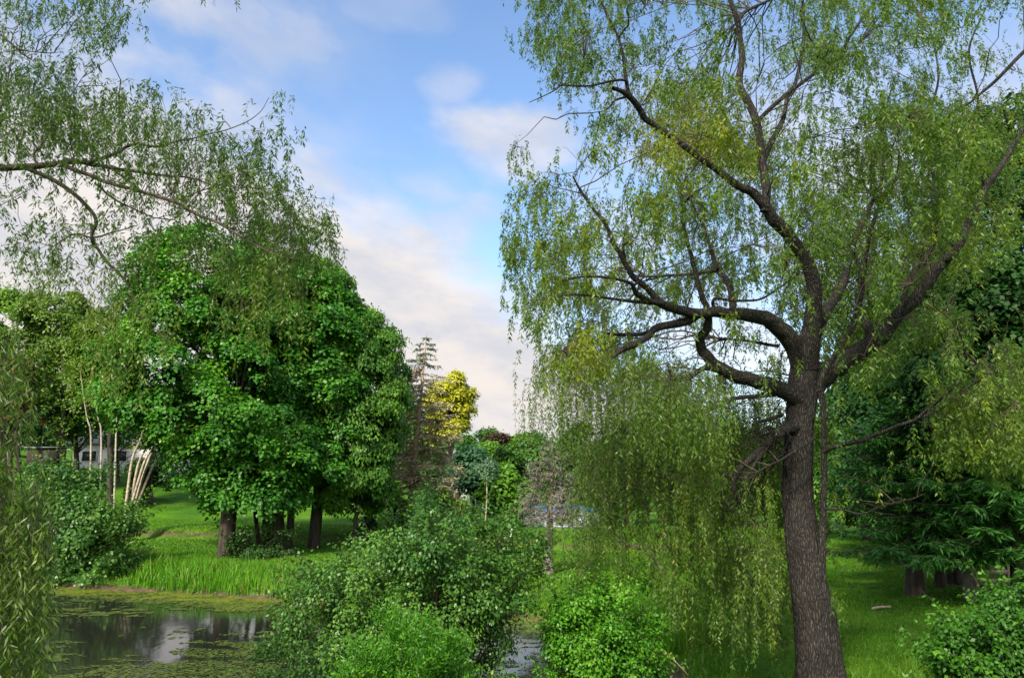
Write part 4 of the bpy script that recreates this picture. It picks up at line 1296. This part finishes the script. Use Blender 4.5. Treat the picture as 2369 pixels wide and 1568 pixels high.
# far wood closing the horizon
M_wood = M_bg_mid
g = Geo()
n = 2600
th = rng.uniform(-1.25, 1.25, n)
R_ = rng.uniform(150, 230, n)
x, y = np.sin(th) * R_, np.cos(th) * R_
hmax = 9 + 5 * n2(x, y, 0.03, 77) + 3 * n2(x, y, 0.12, 78) - 4.5 * np.exp(-((th + 0.0) / 0.12) ** 2)
pos = np.stack([x, y, gz(x, y) + hmax * rng.random(n) ** 0.5], -1)
out = nrm(np.stack([-x, -y, 0 * x + 60], -1))
clump_leaves(g, pos, out, 3.0, 26, 1.5, 1.2, tint0=0.45, seed=5, tscale=0.06)
o = g.build("distant_woods", M_wood)
o["kind"] = "stuff"
put(o, "distant green woods closing the skyline beyond the lawns", "woods")

# ------------------------------------------------------------------ small built things
def plain(name, c, rough=0.6, var=0.12, scale=6, stretch=None):
    return surf_mat(name, [(0.3, tuple(q * (1 - var) for q in c)), (0.7, tuple(min(1, q * (1 + var)) for q in c))], scale, stretch, rough, 0.15, 0.01)


def box(geo, c, s, rz=0.0):
    c, s = np.asarray(c, float), np.asarray(s, float) / 2
    v = np.array([(i, j, k) for i in (-1, 1) for j in (-1, 1) for k in (-1, 1)], float) * s
    ca, sa = math.cos(rz), math.sin(rz)
    v = np.stack([v[:, 0] * ca - v[:, 1] * sa, v[:, 0] * sa + v[:, 1] * ca, v[:, 2]], -1) + c
    geo.add(v, [(0, 1, 3, 2), (4, 6, 7, 5), (0, 4, 5, 1), (2, 3, 7, 6), (0, 2, 6, 4), (1, 5, 7, 3)])


M_white = plain("white_siding", (0.56, 0.58, 0.62), 0.6, 0.06, 1.0, (0.5, 0.5, 22))
M_roof = plain("grey_roof", (0.16, 0.165, 0.18), 0.9, 0.25, 12)
M_glass = plain("dark_glass", (0.03, 0.035, 0.04), 0.15, 0.1)
M_wooddark = plain("dark_wood", (0.035, 0.028, 0.024), 0.8, 0.3, 4, (1, 1, 8))
M_blue_c = plain("blue_cover", (0.03, 0.16, 0.34), 0.5, 0.3, 3)
M_pool = plain("pale_pool_wall", (0.55, 0.63, 0.80), 0.5, 0.1, 3)
M_post = plain("dark_post", (0.04, 0.04, 0.045), 0.6)
M_red = plain("red_cloth", (0.55, 0.06, 0.03), 0.7)
M_wcloth = plain("white_cloth", (0.75, 0.74, 0.72), 0.7)
M_log = plain("weathered_wood", (0.30, 0.24, 0.19), 0.9, 0.35, 3, (8, 8, 2))
M_whitewood = plain("bare_white_wood", (0.58, 0.57, 0.55), 0.7, 0.15, 5)


def house(name, label, pxl, pxr, D, pyb, pyt, depth, roof_h, wins, door, group=None):
    a, b_ = P(pxl, pyb, D), P(pxr, pyb, D)
    H = P(pxl, pyt, D)[2]
    c = (a + b_) / 2
    g0 = min(G(a[0], D), G(b_[0], D), a[2]) - 0.2
    wdt = b_[0] - a[0]
    base = np.array([c[0], D + depth / 2, g0])
    t = thing(name, base, label, "house", group)
    g = Geo()
    box(g, (c[0], D + depth / 2, (g0 + H) / 2), (wdt, depth, H - g0))
    g.build("wall", M_white, t, base)
    g = Geo()
    e = 0.45
    x0_, x1_, y0_, y1_ = a[0] - e, b_[0] + e, D - e, D + depth + e
    ym = D + depth / 2
    v = [(x0_, y0_, H + 0.003), (x1_, y0_, H + 0.003), (x1_, y1_, H + 0.003), (x0_, y1_, H + 0.003), (x0_, ym, H + roof_h), (x1_, ym, H + roof_h),
         (x0_, y0_, H + 0.18), (x1_, y0_, H + 0.18), (x1_, y1_, H + 0.18), (x0_, y1_, H + 0.18)]
    g.add(v, [(0, 3, 2, 1), (0, 1, 7, 6), (3, 9, 8, 2), (6, 7, 5, 4), (9, 4, 5, 8)])
    g.add(v, [(6, 4, 9), (7, 8, 5)])
    g.add(v, [(0, 6, 9, 3), (1, 2, 8, 7)])
    rf = g.build("roof", M_roof, t, base)
    for (u, zc, ww, hh) in wins:
        g = Geo()
        cx_ = a[0] + wdt * u
        for (dx, dz, sx_, sz_) in ((0, hh / 2, ww + 0.1, 0.08), (0, -hh / 2, ww + 0.1, 0.08), (-ww / 2, 0, 0.08, hh - 0.08), (ww / 2, 0, 0.08, hh - 0.08)):
            box(g, (cx_ + dx, D - 0.03, H - zc + dz), (sx_, 0.1, sz_))
        f_ = g.build("window", M_whitewood, t, base)
        g = Geo()
        box(g, (cx_, D - 0.012, H - zc), (ww - 0.08, 0.05, hh - 0.08))
        g.build("pane", M_glass, f_, base)
        f_.matrix_parent_inverse.identity()
    if door:
        g = Geo()
        box(g, (a[0] + wdt * door, D - 0.02, g0 + 1.1), (0.95, 0.08, 2.1))
        g.build("door", M_wooddark, t, base)
    return t


house("low_house", "long low white house with grey roof half hidden behind shrubs at the left", 165, 425, 72.0, 1085, 1028, 8, 1.6, [(0.15, 1.1, 1.4, 1.0), (0.42, 1.1, 1.4, 1.0), (0.75, 1.1, 1.4, 1.0)], 0.6)
house("small_house", "small house with a grey roof showing between trees right of the brown spruce", 1040, 1098, 88.0, 1085, 1062, 6, 1.3, [(0.5, 0.8, 1.0, 0.8)], 0.25)

# dark shed at the far left
a = P(94, 1060, 66.0)
z0 = G(a[0], 66.0)
sb = np.array([a[0], 66.8, z0])
t = thing("garden_shed", sb, "low dark wooden shed behind hanging willow leaves at the far left", "shed")
g = Geo()
ht = max(1.4, P(94, 1036, 66)[2] - z0)
box(g, (a[0], 66.8, z0 + ht / 2), (2.5, 1.6, ht))
g.build("wall", M_wooddark, t, sb)
g = Geo()
box(g, (a[0], 66.8, z0 + ht + 0.06), (2.9, 2.0, 0.11))
g.build("roof", M_roof, t, sb)
g = Geo()
box(g, (a[0] + 0.4, 65.985, z0 + ht * 0.45), (0.8, 0.05, ht * 0.85))
g.build("door", M_post, t, sb)

# red and white flag
fp = P(101, 985, 60.0)
gb_ = np.array([fp[0], 60.0, G(fp[0], 60.0)])
t = thing("garden_flag", gb_, "small red and white flag on a thin pole among dark shrubs at the left", "flag")
g = Geo()
tubes(g, np.array([[gb_ - np.array([0, 0, 0.1]), P(107, 950, 60.0)]]), np.array([[0.025, 0.02]]), 8)
g.build("pole", M_post, t, gb_)


def cloth(px0, px1, py0, py1, D, mat, name):
    g = Geo()
    u, v_ = np.meshgrid(np.linspace(0, 1, 9), np.linspace(0, 1, 9), indexing="ij")
    q = P(px0 + (px1 - px0) * u + 2 * np.sin(v_ * 3), py0 + (py1 - py0) * v_ + 5 * u, D)
    q[..., 1] += 0.05 * np.sin(u * 9 + v_ * 3)
    i = np.arange(81).reshape(9, 9)
    fcs = np.stack([i[:-1, :-1], i[1:, :-1], i[1:, 1:], i[:-1, 1:]], -1).reshape(-1, 4)
    q2 = q.copy()
    q2[..., 1] += 0.012
    g.add(np.concatenate([q.reshape(-1, 3), q2.reshape(-1, 3)]), np.concatenate([fcs, fcs[:, ::-1] + 81]))
    g.build(name, mat, t, gb_, True)


cloth(93, 105, 961, 980, 60.0, M_red, "red_cloth")
cloth(105, 111, 966, 988, 59.97, M_wcloth, "white_cloth")

# above-ground pool behind the lawn
pc = P(1310, 1232, 57.0)
R_ = 3.2
zg = G(pc[0], 57.0 + R_ - 1)
pb = np.array([pc[0], 57.0 + R_, zg])
t = thing("swimming_pool", pb, "pale above ground pool with a blue cover behind the bare grey spruce", "pool")
HP = P(1310, 1226, 57.0)[2] - zg + 0.05
HP = max(HP, 1.1)
an = np.arange(48) / 48 * 2 * math.pi
g = Geo()
for (r0, z0_, r1, z1_) in ((R_, 0, R_, HP), (R_ - 0.06, HP, R_ - 0.06, 0)):
    v = np.concatenate([np.stack([pb[0] + r0 * np.cos(an), pb[1] + r0 * np.sin(an), zg + z0_ + 0 * an], -1), np.stack([pb[0] + r1 * np.cos(an), pb[1] + r1 * np.sin(an), zg + z1_ + 0 * an], -1)])
    k = np.arange(48)
    g.add(v, np.stack([k, (k + 1) % 48, (k + 1) % 48 + 48, k + 48], -1))
g.build("wall", M_pool, t, pb, True)
g = Geo()
rr = np.array([R_ + 0.08, R_ + 0.02, R_ * 0.8, R_ * 0.4, 0.02])
zz = np.array([HP + 0.01, HP + 0.10, HP + 0.22, HP + 0.34, HP + 0.38])
ring = np.stack([pb[0] + rr[:, None] * np.cos(an), pb[1] + rr[:, None] * np.sin(an), zg + zz[:, None] + 0.05 * np.sin(an * 5)[None] * (rr[:, None] / R_)], -1)
idx = np.arange(5 * 48).reshape(5, 48)
nx = np.roll(idx, -1, 1)
g.add(ring.reshape(-1, 3), np.stack([idx[:-1], nx[:-1], nx[1:], idx[1:]], -1).reshape(-1, 4))
g.build("cover", M_blue_c, t, pb, True)
for k in range(12):
    aa = k / 12 * 6.283 + 0.13
    g = Geo()
    q = np.array([pb[0] + (R_ + 0.05) * math.cos(aa), pb[1] + (R_ + 0.05) * math.sin(aa), zg])
    box(g, q + np.array([0, 0, HP / 2]), (0.09, 0.09, HP), aa)
    g.build("post", M_post, t, pb)

# fence in front of the pool
fx0, fx1, fy = P(1236, 1240, 52)[0], P(1400, 1240, 52)[0], 52.0
fb = np.array([fx0, fy, G(fx0, fy)])
t = thing("wire_fence", fb, "thin dark wire fence in front of the pale pool", "fence")
for k in range(6):
    x = fx0 + (fx1 - fx0) * k / 5
    zg2 = G(x, fy)
    g = Geo()
    tubes(g, np.array([[(x, fy, zg2 - 0.1), (x, fy, zg2 + 1.15)]]), np.array([[0.035, 0.035]]), 8)
    g.build("post", M_post, t, fb)
g = Geo()
xs = np.linspace(fx0, fx1, 20)
zs = gz(xs, xs * 0 + fy)
for hgt in (0.25, 0.55, 0.85, 1.1):
    tubes(g, np.stack([xs, xs * 0 + fy - 0.04, zs + hgt], -1)[None], np.full((1, 20), 0.006), 4)
g.build("wires", M_post, t, fb)

# white forked dead sapling
fb = P(1172, 1260, 40.0)
fb[2] = G(fb[0], 40.0)
t = thing("forked_sapling", fb, "bare white forked sapling shaped like a V beside the alder shrub", "tree")
for pts in ([(1176, 1258), (1169, 1238), (1162, 1220)], [(1177, 1258), (1181, 1238), (1185, 1218)]):
    g = Geo()
    q = [P(a_, b_, 40.0) for a_, b_ in pts]
    q = [q[0] * np.array([1, 1, 0]) + np.array([0, 0, fb[2] - 0.1])] + q
    limb(g, q, [0.08, 0.075, 0.065, 0.05], 8, 4)
    g.build("stem", M_whitewood, t, fb, True)


def log(name, label, p0, p1, r, mat, cat="log"):
    p0, p1 = np.asarray(p0), np.asarray(p1)
    base = (p0 + p1) / 2
    g = Geo()
    q = np.stack([p0, p0 + (p1 - p0) * 0.02, p0 + (p1 - p0) * 0.5 + np.array([0, 0, 0.02]), p1 - (p1 - p0) * 0.02, p1])
    limb(g, q, [r * 0.2, r, r * 0.95, r * 0.85, r * 0.15], 10, 4, 0.02)
    o = g.build(name, mat, None, base, True)
    o.location = [float(v) for v in base]
    put(o, label, cat)


def onground(px, D, dz):
    q = P(px, 1300, D)
    q[2] = G(q[0], D) + dz
    return q


log("fallen_branch", "pale bare fallen branch lying on the shaded grass right of the willow trunk", onground(2008, 24.0, 0.07), onground(2050, 24.3, 0.06), 0.04, M_log, "branch")
gate = onground(2270, 28.5, 0)
t = thing("rail_fence", gate, "low weathered wooden rail fence in the shade behind the spruces at the right", "fence")
g = Geo()
for hgt in (0.3, 0.62):
    box(g, gate + np.array([0.35, 0, hgt]), (1.3, 0.05, 0.13), 0.12)
g.build("rails", M_log, t, gate)
for dx in (-0.28, 0.98):
    g = Geo()
    box(g, gate + np.array([dx, 0.1 if dx > 0 else -0.02, 0.38]), (0.10, 0.10, 0.86), 0.12)
    g.build("post", M_log, t, gate)
# dead sticks by the light green bush
for (p0, p1, r, lab) in (((1530, 1500), (1590, 1560), 0.015, "thin bare stick leaning over the water under the willow curtain"), ((1500, 1555), (1545, 1600), 0.03, "brown bare branch lying at the water edge below the willow curtain")):
    a_, b_ = P(p0[0], p0[1], 14.6), P(p1[0], p1[1], 14.2)
    log("bare_stick", lab, a_, b_, r, M_tan, "branch")

# children built relative to their thing: window panes sit in their frames
